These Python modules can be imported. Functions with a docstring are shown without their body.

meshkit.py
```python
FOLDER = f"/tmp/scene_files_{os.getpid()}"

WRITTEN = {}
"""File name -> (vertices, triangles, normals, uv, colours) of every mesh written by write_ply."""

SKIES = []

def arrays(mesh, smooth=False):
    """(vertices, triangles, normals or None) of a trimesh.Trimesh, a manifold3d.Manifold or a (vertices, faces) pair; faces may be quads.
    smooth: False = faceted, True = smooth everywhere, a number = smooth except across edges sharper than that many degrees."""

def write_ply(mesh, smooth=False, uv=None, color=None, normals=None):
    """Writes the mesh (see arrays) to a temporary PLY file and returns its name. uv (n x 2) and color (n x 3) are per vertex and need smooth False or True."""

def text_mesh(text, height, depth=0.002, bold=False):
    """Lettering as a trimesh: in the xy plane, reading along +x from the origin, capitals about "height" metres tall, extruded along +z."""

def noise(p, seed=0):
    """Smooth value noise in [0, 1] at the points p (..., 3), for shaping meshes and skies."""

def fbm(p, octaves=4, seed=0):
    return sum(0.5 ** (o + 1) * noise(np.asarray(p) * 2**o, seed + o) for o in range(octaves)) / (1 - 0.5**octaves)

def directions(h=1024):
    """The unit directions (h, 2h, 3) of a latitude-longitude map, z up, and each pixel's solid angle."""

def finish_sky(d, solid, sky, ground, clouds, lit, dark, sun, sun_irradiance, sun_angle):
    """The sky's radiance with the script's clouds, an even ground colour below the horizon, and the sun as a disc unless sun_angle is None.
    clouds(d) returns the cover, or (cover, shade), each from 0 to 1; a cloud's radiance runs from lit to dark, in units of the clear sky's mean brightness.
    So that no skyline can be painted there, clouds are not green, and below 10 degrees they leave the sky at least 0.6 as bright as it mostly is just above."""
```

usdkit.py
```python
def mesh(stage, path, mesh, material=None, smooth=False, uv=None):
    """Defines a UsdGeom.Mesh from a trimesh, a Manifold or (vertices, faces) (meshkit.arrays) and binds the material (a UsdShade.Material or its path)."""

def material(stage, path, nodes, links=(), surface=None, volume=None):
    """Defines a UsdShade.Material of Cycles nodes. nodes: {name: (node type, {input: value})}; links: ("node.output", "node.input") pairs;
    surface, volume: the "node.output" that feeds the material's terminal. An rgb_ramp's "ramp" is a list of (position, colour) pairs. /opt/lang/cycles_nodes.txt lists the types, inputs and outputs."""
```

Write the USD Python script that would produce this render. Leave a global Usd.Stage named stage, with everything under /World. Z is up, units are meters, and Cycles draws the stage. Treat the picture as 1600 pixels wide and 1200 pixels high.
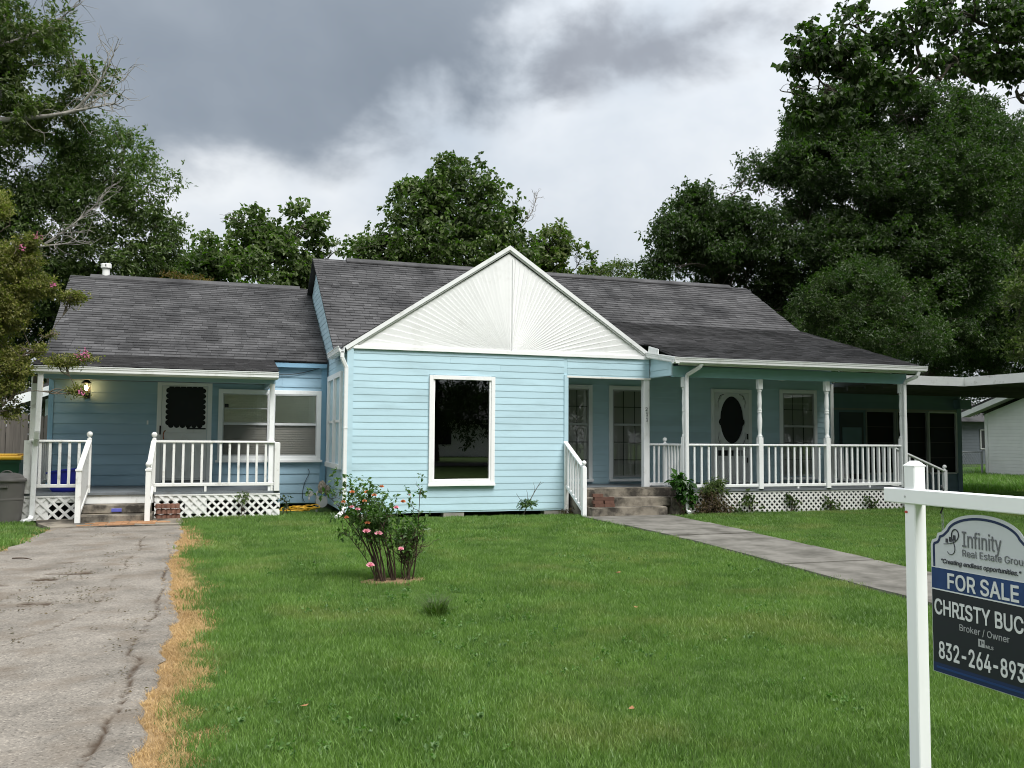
import math, random
import numpy as np, trimesh, usdkit, meshkit
from shapely.geometry import Polygon, Point, box as sbox, LineString
from shapely.ops import unary_union
from shapely import affinity
from pxr import Usd, UsdGeom, UsdLux, UsdShade, Gf, Sdf, Vt

stage = Usd.Stage.CreateInMemory()
UsdGeom.SetStageUpAxis(stage, 'Z'); UsdGeom.SetStageMetersPerUnit(stage, 1.0)
stage.SetDefaultPrim(UsdGeom.Xform.Define(stage, '/World').GetPrim())
R = random.Random(7); NR = np.random.default_rng(11)

# ---------------------------------------------------------------- camera
cam = UsdGeom.Camera.Define(stage, '/World/camera')
cam.CreateHorizontalApertureAttr(36.0); cam.CreateVerticalApertureAttr(27.0)
cam.CreateFocalLengthAttr(36.0 * 1398 / 1600)
cam.CreateClippingRangeAttr(Gf.Vec2f(0.1, 3000)); cam.CreateExposureAttr(0.0)
yaw, pitch, roll = np.radians([18.75, 3.506, 0.3745])
fw = np.array([np.sin(yaw) * np.cos(pitch), np.cos(yaw) * np.cos(pitch), np.sin(pitch)])
rt = np.cross(fw, [0, 0, 1.0]); rt /= np.linalg.norm(rt); up = np.cross(rt, fw)
rt, up = np.cos(roll) * rt + np.sin(roll) * up, np.cos(roll) * up - np.sin(roll) * rt
CAM = np.array([0, 0, 1.38])
cam.AddTransformOp().Set(Gf.Matrix4d(*rt, 0, *up, 0, *(-fw), 0, *CAM, 1))
cam.GetExposureAttr().Set(1.75)

# ---------------------------------------------------------------- sky and sun
SUN_EL, SUN_AZ = math.radians(58), math.radians(160)      # azimuth = atan2(x, y): behind the camera, a little to the right
def sky():
    d = UsdLux.DomeLight.Define(stage, '/World/sky')
    def lump(c, r):                                   # a soft lump of cloud about direction c
        return {'scale': tuple(1 / q for q in r), 'location': tuple(-a / q for a, q in zip(c, r))}
    ma = lambda t, **k: ('math', {'math_type': t, **k})
    N = {'tc': ('texture_coordinate', {}), 'xyz': ('separate_xyz', {}),
         'sky': ('sky_texture', {'sky_type': 'single_scattering', 'sun_disc': False, 'sun_elevation': SUN_EL, 'sun_rotation': SUN_AZ, 'aerosol_density': 2.0}),
         'mp': ('mapping', {'location': (7.3, 5.1, 2.2), 'scale': (1.0, 1.0, 1.35)}),
         'n1': ('noise_texture', {'scale': 3.0, 'detail': 6.0, 'roughness': 0.48, 'distortion': 0.2}),      # broad light and grey of the cloud deck
         'n2': ('noise_texture', {'scale': 7.0, 'detail': 8.0, 'roughness': 0.52, 'distortion': 0.15}),     # billows
         'b1': ma('multiply_add', value2=1.7, value3=-0.29), 'b2': ma('multiply_add', value2=0.55), 'hz': ma('multiply_add', value2=0.9, value3=-0.24), 'hc': ma('minimum', value2=0.0), 'b3': ma('add'),
         'deck': ('rgb_ramp', {'ramp': [(0.0, (0.36, 0.42, 0.50)), (0.3, (0.46, 0.53, 0.61)), (0.55, (0.62, 0.68, 0.74)), (0.8, (0.78, 0.82, 0.86)), (1.0, (0.92, 0.94, 0.95))]}),
         # the dark belly of the nearer cloud, and a small dark scrap beside it, with billowed edges
         'm1': ('mapping', lump((-0.05, 0.90, 0.50), (0.54, 0.80, 0.34))), 'g1': ('gradient_texture', {'gradient_type': 'spherical'}),
         'm2': ('mapping', lump((0.425, 0.81, 0.405), (0.20, 0.50, 0.10))), 'g2': ('gradient_texture', {'gradient_type': 'spherical'}),
         'e1': ma('multiply_add', value2=0.75), 'k1': ('map_range', {'range_type': 'smoothstep', 'from_min': 0.56, 'from_max': 0.82, 'to_min': 0.0, 'to_max': 0.96}),
         'e2': ma('multiply_add', value2=1.5), 'k2': ('map_range', {'range_type': 'smoothstep', 'from_min': 1.08, 'from_max': 1.50, 'to_min': 0.0, 'to_max': 0.85}),
         'belly': ('rgb_ramp', {'ramp': [(0.28, (0.17, 0.20, 0.235)), (0.5, (0.25, 0.285, 0.325)), (0.72, (0.38, 0.42, 0.46))]}),
         'x1': ('mix', {'mix_type': 'mix'}), 'x2': ('mix', {'mix_type': 'mix', 'color2': (0.27, 0.285, 0.315)}),
         'ov': ma('multiply_add', value2=0.95 * CLOUD, value3=0.62 * CLOUD), 'zc': ma('maximum', value2=0.0), 'oc': ('combine_color', {}),   # an overcast sky brightens towards the zenith
         'gain': ('mix', {'mix_type': 'multiply', 'fac': 1.0}), 'mix': ('mix', {'mix_type': 'mix', 'fac': 0.94}), 'bg': ('background_shader', {'strength': 0.1})}
    L = [('tc.generated', 'xyz.vector'), ('tc.generated', 'mp.vector'), ('mp.vector', 'n1.vector'), ('mp.vector', 'n2.vector'), ('tc.generated', 'm1.vector'), ('m1.vector', 'g1.vector'), ('tc.generated', 'm2.vector'), ('m2.vector', 'g2.vector'),
         ('n1.fac', 'b1.value1'), ('n2.fac', 'b2.value1'), ('b1.value', 'b2.value3'), ('xyz.z', 'hz.value1'), ('hz.value', 'hc.value1'), ('b2.value', 'b3.value1'), ('hc.value', 'b3.value2'), ('b3.value', 'deck.fac'),
         ('n2.fac', 'e1.value1'), ('g1.fac', 'e1.value3'), ('e1.value', 'k1.value'), ('n2.fac', 'e2.value1'), ('g2.fac', 'e2.value3'), ('e2.value', 'k2.value'), ('n1.fac', 'belly.fac'),
         ('k1.result', 'x1.fac'), ('deck.color', 'x1.color1'), ('belly.color', 'x1.color2'), ('k2.result', 'x2.fac'), ('x1.color', 'x2.color1'),
         ('xyz.z', 'zc.value1'), ('zc.value', 'ov.value1'), ('ov.value', 'oc.r'), ('ov.value', 'oc.g'), ('ov.value', 'oc.b'), ('x2.color', 'gain.color1'), ('oc.color', 'gain.color2'), ('sky.color', 'mix.color1'), ('gain.color', 'mix.color2'), ('mix.color', 'bg.color')]
    m = usdkit.material(stage, '/World/Looks/sky_cloud', N, L, surface='bg.background')
    UsdShade.MaterialBindingAPI.Apply(d.GetPrim()).Bind(m)
    p = d.GetPrim()
    p.SetCustomDataByKey('kind', 'structure')
CLOUD = 3.3
sky()
sun = UsdLux.DistantLight.Define(stage, '/World/sun')
sun.CreateIntensityAttr(0.40); sun.CreateAngleAttr(30.0); sun.CreateColorAttr(Gf.Vec3f(1.0, 0.985, 0.965)); sun.CreateNormalizeAttr(True)
sun.AddRotateXYZOp().Set(Gf.Vec3f(math.degrees(math.pi / 2 - SUN_EL), 0, 180 - math.degrees(SUN_AZ)))

# ---------------------------------------------------------------- helpers: prims
COUNT = {}
def path_for(parent, name):
    k = COUNT.get((parent, name), 0); COUNT[(parent, name)] = k + 1
    return f'{parent}/{name}' if k == 0 else f'{parent}/{name}_{k:03d}'
BASE = {}
def keys(prim, label=None, cat=None, group=None, kind=None):
    for k, v in (('label', label), ('category', cat), ('group', group), ('kind', kind)):
        if v: prim.SetCustomDataByKey(k, v)
def thing(name, label, cat, base=(0, 0, 0), group=None, kind=None):
    p = path_for('/World', name); x = UsdGeom.Xform.Define(stage, p)
    x.AddTranslateOp().Set(Gf.Vec3d(*map(float, base))); BASE[p] = np.array(base, float)
    keys(x.GetPrim(), label, cat, group, kind); return p
def tris(m):
    v, f = (np.asarray(m.vertices, float), np.asarray(m.faces)) if hasattr(m, 'vertices') else (np.asarray(m[0], float), np.asarray(m[1]))
    return v, (np.vstack([f[:, [0, 1, 2]], f[:, [0, 2, 3]]]) if f.shape[1] == 4 else f)
def part(parent, name, mesh, mat, smooth=False, label=None, kind=None, tone=None):
    """A Mesh prim under parent. Vertices are given in world metres."""
    p = path_for(parent, name); root = '/'.join(parent.split('/')[:3]); v, f = tris(mesh)
    tn = None
    if tone is not None:
        tn = np.full(len(v), float(tone)) if np.ndim(tone) == 0 else np.asarray(tone, float)
    q = usdkit.mesh(stage, p, (v - BASE.get(root, 0), f), MAT[mat], smooth=(True if tn is not None and smooth else smooth))
    if tn is not None:
        UsdGeom.PrimvarsAPI(q).CreatePrimvar('tone', Sdf.ValueTypeNames.FloatArray, 'vertex').Set(Vt.FloatArray.FromNumpy(tn.astype(np.float32)))
    keys(q.GetPrim(), label, None, None, kind); return p
def single(name, mesh, mat, label=None, cat=None, group=None, kind=None, smooth=False, tone=None):
    """A top-level thing that is one mesh."""
    p = part('/World', name, mesh, mat, smooth, tone=tone); keys(stage.GetPrimAtPath(p), label, cat, group, kind); return p

# ---------------------------------------------------------------- helpers: shapes (world metres)
Q = np.array([[0, 3, 2, 1], [4, 5, 6, 7], [0, 1, 5, 4], [1, 2, 6, 5], [2, 3, 7, 6], [3, 0, 4, 7]])
QT = np.vstack([Q[:, [0, 1, 2]], Q[:, [0, 2, 3]]])
def hexa(p): return np.asarray(p, float), QT
def bx(x0, x1, y0, y1, z0, z1):
    return hexa([(x0, y0, z0), (x1, y0, z0), (x1, y1, z0), (x0, y1, z0), (x0, y0, z1), (x1, y0, z1), (x1, y1, z1), (x0, y1, z1)])
def join(*ms):
    vs, fs, n = [], [], 0
    for m in ms:
        v, f = tris(m); vs.append(v); fs.append(f + n); n += len(v)
    return np.vstack(vs), np.vstack(fs)
def frame3(d, hint=(0, 0, 1)):
    d = np.asarray(d, float); d = d / np.linalg.norm(d); h = np.asarray(hint, float)
    if abs(d @ h) > 0.98: h = np.array([0, 1.0, 0]) if abs(d[1]) < 0.9 else np.array([1.0, 0, 0])
    a = np.cross(d, h); a /= np.linalg.norm(a); return d, a, np.cross(a, d)
def beam(p, q, w, h, c=0.006, hint=(0, 0, 1)):
    """A bar from p to q with chamfered long edges; w across, h along hint."""
    p, q = np.asarray(p, float), np.asarray(q, float); d, a, b = frame3(q - p, hint)
    c = min(c, w / 3, h / 3); o = [(-w/2+c, -h/2), (w/2-c, -h/2), (w/2, -h/2+c), (w/2, h/2-c), (w/2-c, h/2), (-w/2+c, h/2), (-w/2, h/2-c), (-w/2, -h/2+c)]
    v = [e + x * a + y * b for e in (p, q) for x, y in o]
    f = [[i, (i + 1) % 8, 8 + (i + 1) % 8, 8 + i] for i in range(8)]
    f3 = np.vstack([np.array(f)[:, [0, 2, 1]], np.array(f)[:, [0, 3, 2]], [[0, i, i + 1] for i in range(1, 7)], [[8, 8 + i + 1, 8 + i] for i in range(1, 7)]])
    m = trimesh.Trimesh(np.array(v), f3, process=False); m.fix_normals(); return np.array(m.vertices), np.array(m.faces)
def post(x, y, z0, z1, w, c=0.008): return beam((x, y, z0), (x, y, z1), w, w, c)
def tube(pts, rad, sides=6, cap=True):
    p = np.asarray(pts, float); n = len(p); rad = np.broadcast_to(np.asarray(rad, float), (n,))
    t = np.gradient(p, axis=0); t /= np.linalg.norm(t, axis=1, keepdims=True) + 1e-12
    _, a, _ = frame3(t[0]); A = []
    for i in range(n):
        a = a - (a @ t[i]) * t[i]; a /= np.linalg.norm(a) + 1e-12; A.append(a)
    A = np.array(A); B = np.cross(t, A); ang = np.arange(sides) * 2 * np.pi / sides
    v = p[:, None] + rad[:, None, None] * (np.cos(ang)[None, :, None] * A[:, None] + np.sin(ang)[None, :, None] * B[:, None])
    i, j = np.meshgrid(np.arange(n - 1), np.arange(sides), indexing='ij'); k = (j + 1) % sides
    f = np.stack([i * sides + j, i * sides + k, (i + 1) * sides + k, (i + 1) * sides + j], -1).reshape(-1, 4)
    f = np.vstack([f[:, [0, 1, 2]], f[:, [0, 2, 3]]]); v = v.reshape(-1, 3)
    if cap:
        f = np.vstack([f, [[0, s + 1, s] for s in range(1, sides - 1)], [[(n - 1) * sides, (n - 1) * sides + s, (n - 1) * sides + s + 1] for s in range(1, sides - 1)]])
    return v, f
def curve(pts, n=24):
    from scipy.interpolate import CubicSpline
    p = np.asarray(pts, float); t = np.r_[0, np.cumsum(np.linalg.norm(np.diff(p, axis=0), axis=1))]
    return CubicSpline(t, p)(np.linspace(0, t[-1], n))
def lathe(x, y, prof, sides=16):
    prof = np.asarray(prof, float); a = np.arange(sides) * 2 * np.pi / sides
    v = np.stack([x + prof[:, :1] * np.cos(a), y + prof[:, :1] * np.sin(a), np.repeat(prof[:, 1:], sides, 1)], -1).reshape(-1, 3); n = len(prof)
    i, j = np.meshgrid(np.arange(n - 1), np.arange(sides), indexing='ij'); k = (j + 1) % sides
    f = np.stack([i * sides + j, i * sides + k, (i + 1) * sides + k, (i + 1) * sides + j], -1).reshape(-1, 4)
    f = np.vstack([f[:, [0, 1, 2]], f[:, [0, 2, 3]]])
    return v, f
def ball(x, y, z, r, s=(1, 1, 1), sub=2):
    m = trimesh.creation.icosphere(subdivisions=sub, radius=r); return np.array(m.vertices) * s + (x, y, z), np.array(m.faces)
def plate(poly, O, U, V, N, t):
    """A shapely polygon in the plane O + u*U + v*V, thick t along N."""
    ms = []
    for g in getattr(poly, 'geoms', [poly]):
        m = trimesh.creation.extrude_polygon(g, t, engine='earcut'); v = np.array(m.vertices)
        w = np.asarray(O, float) + v[:, :1] * np.asarray(U, float) + v[:, 1:2] * np.asarray(V, float) + v[:, 2:] * np.asarray(N, float)
        f = np.array(m.faces)
        if np.cross(U, V) @ np.asarray(N, float) < 0: f = f[:, ::-1]
        ms.append((w, f))
    return join(*ms)
def extrude_path(prof, A, B, out, upv=(0, 0, 1)):
    """A profile of (out, up) points swept straight from A to B, closed at both ends."""
    A, B, out, upv = (np.asarray(q, float) for q in (A, B, out, upv)); n = len(prof)
    v = np.array([E + a * out + b * upv for E in (A, B) for a, b in prof])
    f = [[i, (i + 1) % n, n + (i + 1) % n] for i in range(n)] + [[i, n + (i + 1) % n, n + i] for i in range(n)]
    tri = trimesh.creation.triangulate_polygon(Polygon(prof), engine='earcut')
    pv, pf = tri; idx = [int(np.argmin(np.linalg.norm(np.array(prof) - q, axis=1))) for q in pv]
    for t in pf: f += [[idx[t[0]], idx[t[2]], idx[t[1]]], [n + idx[t[0]], n + idx[t[1]], n + idx[t[2]]]]
    m = trimesh.Trimesh(v, np.array(f), process=False); m.fix_normals(); return np.array(m.vertices), np.array(m.faces)

# ---------------------------------------------------------------- materials
MAT = {}
def mat(name, col, rough=0.6, var=0.12, scale=4.0, detail=5.0, bump=0.0, bscale=60.0, spec=0.4, tone=False, rnd=0.0, dirt=None, dscale=1.2, damt=(0.55, 0.75), stretch=(1, 1, 1), metallic=0.0):
    """Principled: noise-varied colour (var), soft stains (dirt), per-object variation (rnd), a mesh's own tone, fine bump."""
    c = np.array(col, float)
    N = {'g': ('geometry', {}), 'mp': ('mapping', {'scale': stretch}), 'n': ('noise_texture', {'scale': scale, 'detail': detail, 'roughness': 0.6}),
         'r': ('rgb_ramp', {'ramp': [(0.25, c * (1 - var)), (0.75, np.minimum(c * (1 + var), 0.95))]}), 'p': ('principled_bsdf', {'roughness': rough, 'specular_ior_level': spec, 'metallic': metallic})}
    L = [('g.position', 'mp.vector'), ('mp.vector', 'n.vector'), ('n.fac', 'r.fac')]; out = 'r.color'
    if dirt is not None:
        N['dn'] = ('noise_texture', {'scale': dscale, 'detail': 7.0, 'roughness': 0.65}); N['dr'] = ('rgb_ramp', {'ramp': [(damt[0], (0, 0, 0)), (damt[1], (1, 1, 1))]}); N['dm'] = ('mix', {'mix_type': 'mix', 'color2': dirt})
        L += [('mp.vector', 'dn.vector'), ('dn.fac', 'dr.fac'), ('dr.color', 'dm.fac'), (out, 'dm.color1')]; out = 'dm.color'
    if rnd:
        N['oi'] = ('object_info', {}); N['om'] = ('map_range', {'to_min': 1 - rnd, 'to_max': 1 + rnd}); N['oc'] = ('combine_color', {}); N['ox'] = ('mix', {'mix_type': 'multiply', 'fac': 1.0})
        L += [('oi.random', 'om.value'), ('om.result', 'oc.r'), ('om.result', 'oc.g'), ('om.result', 'oc.b'), (out, 'ox.color1'), ('oc.color', 'ox.color2')]; out = 'ox.color'
    if tone:
        N['at'] = ('attribute', {'attribute': 'tone'}); N['tc'] = ('combine_color', {}); N['tx'] = ('mix', {'mix_type': 'multiply', 'fac': 1.0})
        L += [('at.fac', 'tc.r'), ('at.fac', 'tc.g'), ('at.fac', 'tc.b'), (out, 'tx.color1'), ('tc.color', 'tx.color2')]; out = 'tx.color'
    L.append((out, 'p.base_color'))
    if bump:
        N['bn'] = ('noise_texture', {'scale': bscale, 'detail': 4.0, 'roughness': 0.6}); N['b'] = ('bump', {'strength': min(bump * 10, 1.0), 'distance': bump})
        L += [('mp.vector', 'bn.vector'), ('bn.fac', 'b.height'), ('b.normal', 'p.normal')]
    MAT[name] = usdkit.material(stage, f'/World/Looks/{name}', N, L, surface='p.BSDF')
def leafmat(name, dark, light, trans=(0.12, 0.22, 0.03), tw=0.3, rough=0.5, pscale=0.8, patch=None):
    """Leaves: colour between dark and light by clump (noise in place), by spray and by the leaf's tone; part of the light passes through."""
    N = {'g': ('geometry', {}), 'n': ('noise_texture', {'scale': pscale, 'detail': 3.0}), 'oi': ('object_info', {}), 'at': ('attribute', {'attribute': 'tone'}),
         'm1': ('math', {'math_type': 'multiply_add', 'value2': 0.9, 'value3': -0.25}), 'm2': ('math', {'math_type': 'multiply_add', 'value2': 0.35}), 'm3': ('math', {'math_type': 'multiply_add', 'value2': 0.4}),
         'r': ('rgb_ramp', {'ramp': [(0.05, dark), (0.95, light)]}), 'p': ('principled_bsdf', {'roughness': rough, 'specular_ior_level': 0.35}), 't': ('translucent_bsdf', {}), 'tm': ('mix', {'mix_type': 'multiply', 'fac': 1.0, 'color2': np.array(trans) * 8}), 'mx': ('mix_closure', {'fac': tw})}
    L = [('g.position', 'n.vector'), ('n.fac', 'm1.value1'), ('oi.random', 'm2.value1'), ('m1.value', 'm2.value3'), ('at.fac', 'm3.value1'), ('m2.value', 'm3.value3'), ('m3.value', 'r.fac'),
         ('r.color', 'p.base_color'), ('r.color', 'tm.color1'), ('tm.color', 't.color'), ('p.BSDF', 'mx.closure1'), ('t.BSDF', 'mx.closure2')]
    if patch:                                          # yellowish patches in the lawn
        N['pn'] = ('noise_texture', {'scale': patch[1], 'detail': 5.0, 'roughness': 0.6}); N['pr'] = ('rgb_ramp', {'ramp': [(patch[2], (0, 0, 0)), (patch[3], (1, 1, 1))]}); N['ph'] = ('math', {'math_type': 'multiply', 'value2': 0.6}); N['pm'] = ('mix', {'mix_type': 'mix', 'color2': patch[0]})
        L = [(a.replace('r.color', 'pm.color') if a == 'r.color' else a, b) for a, b in L] + [('g.position', 'pn.vector'), ('pn.fac', 'pr.fac'), ('pr.color', 'ph.value1'), ('ph.value', 'pm.fac'), ('r.color', 'pm.color1')]
    MAT[name] = usdkit.material(stage, f'/World/Looks/{name}', N, L, surface='mx.closure')
def glassmat(name, tint=(0.9, 0.93, 0.92), ior=1.5, rough=0.0):
    MAT[name] = usdkit.material(stage, f'/World/Looks/{name}', {'f': ('fresnel', {'IOR': ior}), 't': ('transparent_bsdf', {'color': tint}), 'g': ('glossy_bsdf', {'color': (0.95, 0.95, 0.95), 'roughness': rough}), 'm': ('mix_closure', {})},
        [('f.fac', 'm.fac'), ('t.BSDF', 'm.closure1'), ('g.BSDF', 'm.closure2')], surface='m.closure')
def glow(name, col, s):
    MAT[name] = usdkit.material(stage, f'/World/Looks/{name}', {'e': ('emission', {'color': col, 'strength': s})}, [], surface='e.emission')

mat('vinyl_blue', (0.43, 0.595, 0.66), 0.42, 0.05, 1.5, dirt=(0.34, 0.47, 0.51), dscale=1.6, damt=(0.50, 0.85), rnd=0.05, spec=0.4, stretch=(0.6, 1, 2.5))
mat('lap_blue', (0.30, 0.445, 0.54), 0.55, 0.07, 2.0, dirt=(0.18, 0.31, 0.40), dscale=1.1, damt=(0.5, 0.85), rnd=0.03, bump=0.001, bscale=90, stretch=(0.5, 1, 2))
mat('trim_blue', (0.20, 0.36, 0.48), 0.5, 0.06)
mat('beam_blue', (0.30, 0.50, 0.55), 0.5, 0.06)
mat('white_paint', (0.78, 0.79, 0.78), 0.45, 0.03, 3, dirt=(0.50, 0.49, 0.44), dscale=3.2, damt=(0.60, 0.86), bump=0.0006, bscale=120, spec=0.35)
mat('white_worn', (0.70, 0.70, 0.67), 0.6, 0.05, 5, dirt=(0.33, 0.31, 0.26), dscale=4.5, damt=(0.56, 0.78), bump=0.0008, bscale=120, spec=0.3)
mat('white_vinyl', (0.80, 0.80, 0.79), 0.38, 0.025, 2, dirt=(0.58, 0.57, 0.54), dscale=2.4, damt=(0.58, 0.90), rnd=0.03, spec=0.4)
mat('white_metal', (0.72, 0.73, 0.72), 0.35, 0.04, 3, dirt=(0.40, 0.40, 0.36), dscale=2.5, damt=(0.56, 0.85), spec=0.5)
mat('grey_metal', (0.42, 0.43, 0.42), 0.4, 0.08, 4)
mat('dark_paint', (0.045, 0.05, 0.052), 0.5, 0.15)
mat('deck_grey', (0.14, 0.155, 0.165), 0.5, 0.15, 6, dirt=(0.09, 0.09, 0.085), dscale=2)
mat('ceiling', (0.16, 0.21, 0.22), 0.6, 0.06)
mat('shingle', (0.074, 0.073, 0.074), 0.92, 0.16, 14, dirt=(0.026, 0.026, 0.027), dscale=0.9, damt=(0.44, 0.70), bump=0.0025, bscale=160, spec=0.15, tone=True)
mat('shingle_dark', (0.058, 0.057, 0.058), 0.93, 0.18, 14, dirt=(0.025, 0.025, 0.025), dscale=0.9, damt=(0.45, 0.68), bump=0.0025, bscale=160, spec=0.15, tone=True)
mat('felt', (0.03, 0.03, 0.03), 0.9, 0.1)
mat('door_white', (0.66, 0.67, 0.66), 0.45, 0.03, 3, dirt=(0.45, 0.44, 0.40), dscale=3, damt=(0.6, 0.85))
mat('screen', (0.016, 0.018, 0.018), 0.65, 0.1, spec=0.2)
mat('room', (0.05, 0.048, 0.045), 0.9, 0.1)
mat('shade_fabric', (0.38, 0.375, 0.36), 0.85, 0.10, 2, stretch=(1, 1, 0.4))
mat('muntin', (0.035, 0.037, 0.037), 0.6, 0.1)
mat('sash', (0.34, 0.35, 0.34), 0.5, 0.08)
mat('alu', (0.52, 0.53, 0.53), 0.4, 0.06)
mat('blind', (0.84, 0.82, 0.70), 0.55, 0.05)
mat('concrete', (0.22, 0.195, 0.155), 0.9, 0.22, 6, 8, bump=0.004, bscale=60, dirt=(0.045, 0.040, 0.033), dscale=2.4, damt=(0.42, 0.60), spec=0.2)
mat('concrete_walk', (0.158, 0.150, 0.132), 0.92, 0.2, 5, 8, bump=0.003, bscale=80, dirt=(0.075, 0.071, 0.060), dscale=2.0, damt=(0.42, 0.66), rnd=0.06, spec=0.2)
mat('block', (0.24, 0.225, 0.20), 0.95, 0.2, 9, bump=0.004, bscale=90, spec=0.15)
mat('brick', (0.115, 0.062, 0.046), 0.9, 0.25, 12, bump=0.003, bscale=90, dirt=(0.09, 0.05, 0.035), dscale=6, damt=(0.5, 0.75), rnd=0.2, spec=0.2)
mat('edger', (0.20, 0.105, 0.075), 0.92, 0.2, 9, bump=0.003, bscale=90, dirt=(0.11, 0.06, 0.045), dscale=3, damt=(0.5, 0.75), rnd=0.1, spec=0.2)
mat('paver', (0.30, 0.165, 0.085), 0.92, 0.25, 9, bump=0.003, bscale=90, dirt=(0.20, 0.13, 0.08), dscale=4, rnd=0.2, spec=0.2)
mat('grey_wood', (0.115, 0.10, 0.088), 0.9, 0.3, 3, 8, bump=0.003, bscale=30, rnd=0.2, stretch=(7, 7, 0.5), spec=0.2)
mat('bark', (0.075, 0.064, 0.052), 0.95, 0.35, 6, 8, bump=0.015, bscale=18, stretch=(1, 1, 0.4), spec=0.15)
mat('bark_tan', (0.115, 0.095, 0.072), 0.9, 0.3, 7, 7, spec=.15)
mat('bark_pale', (0.24, 0.225, 0.20), 0.9, 0.3, 5, 7, bump=0.006, bscale=20, stretch=(1, 1, 0.5), spec=0.15)
mat('cane', (0.060, 0.042, 0.030), 0.85, 0.3, 12, spec=0.2)
mat('soil', (0.075, 0.062, 0.036), 0.95, 0.35, 5, 8, bump=0.01, bscale=40, spec=0.1)
mat('lawn_soil', (0.068, 0.115, 0.032), 0.95, 0.35, 3, 8, bump=0.012, bscale=45, dirt=(0.070, 0.066, 0.026), dscale=0.6, damt=(0.55, 0.8), spec=0.1)
mat('asphalt', (0.06, 0.06, 0.06), 0.9, 0.2, 30, bump=0.004, bscale=200)
mat('green_plastic', (0.012, 0.060, 0.030), 0.4, 0.1); mat('yellow_plastic', (0.62, 0.36, 0.02), 0.45, 0.08)
mat('can_grey', (0.125, 0.118, 0.108), 0.55, 0.1, 4); mat('blue_plastic', (0.014, 0.022, 0.27), 0.4, 0.08)
mat('blue_tag', (0.09, 0.10, 0.36), 0.5, 0.2, 12); mat('cord_yellow', (0.62, 0.34, 0.012), 0.5, 0.1)
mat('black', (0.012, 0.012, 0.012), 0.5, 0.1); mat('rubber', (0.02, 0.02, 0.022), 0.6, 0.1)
mat('cloth_tan', (0.30, 0.26, 0.21), 0.9, 0.3, 14, bump=0.004, bscale=50); mat('bronze', (0.02, 0.017, 0.013), 0.4, 0.2)
mat('sign_white', (0.74, 0.75, 0.76), 0.35, 0.02); mat('sign_grey', (0.50, 0.52, 0.54), 0.35, 0.03); mat('sign_navy', (0.010, 0.020, 0.062), 0.32, 0.08, 3); mat('sign_black', (0.010, 0.012, 0.017), 0.32, 0.05); mat('sign_blue', (0.012, 0.035, 0.112), 0.3, 0.35, 5)
mat('ink_dark', (0.028, 0.03, 0.038), 0.4, 0.05); mat('ink_grey', (0.12, 0.125, 0.135), 0.4, 0.05); mat('ink_white', (0.60, 0.61, 0.62), 0.35, 0.04); mat('red_sticker', (0.42, 0.06, 0.05), 0.5, 0.1)
mat('petal_pink', (0.72, 0.34, 0.40), 0.6, 0.2, 30); mat('petal_spent', (0.52, 0.20, 0.085), 0.7, 0.3, 30); mat('petal_magenta', (0.50, 0.13, 0.26), 0.6, 0.2, 20)
mat('dead_leaf', (0.26, 0.125, 0.055), 0.8, 0.3, 12, rnd=0.2); mat('neighbour_white', (0.80, 0.81, 0.79), 0.5, 0.05, 2, rnd=0.02); mat('far_grey', (0.075, 0.088, 0.10), 0.7, 0.08)
mat('galv', (0.30, 0.31, 0.32), 0.45, 0.1, metallic=0.6)
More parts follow.
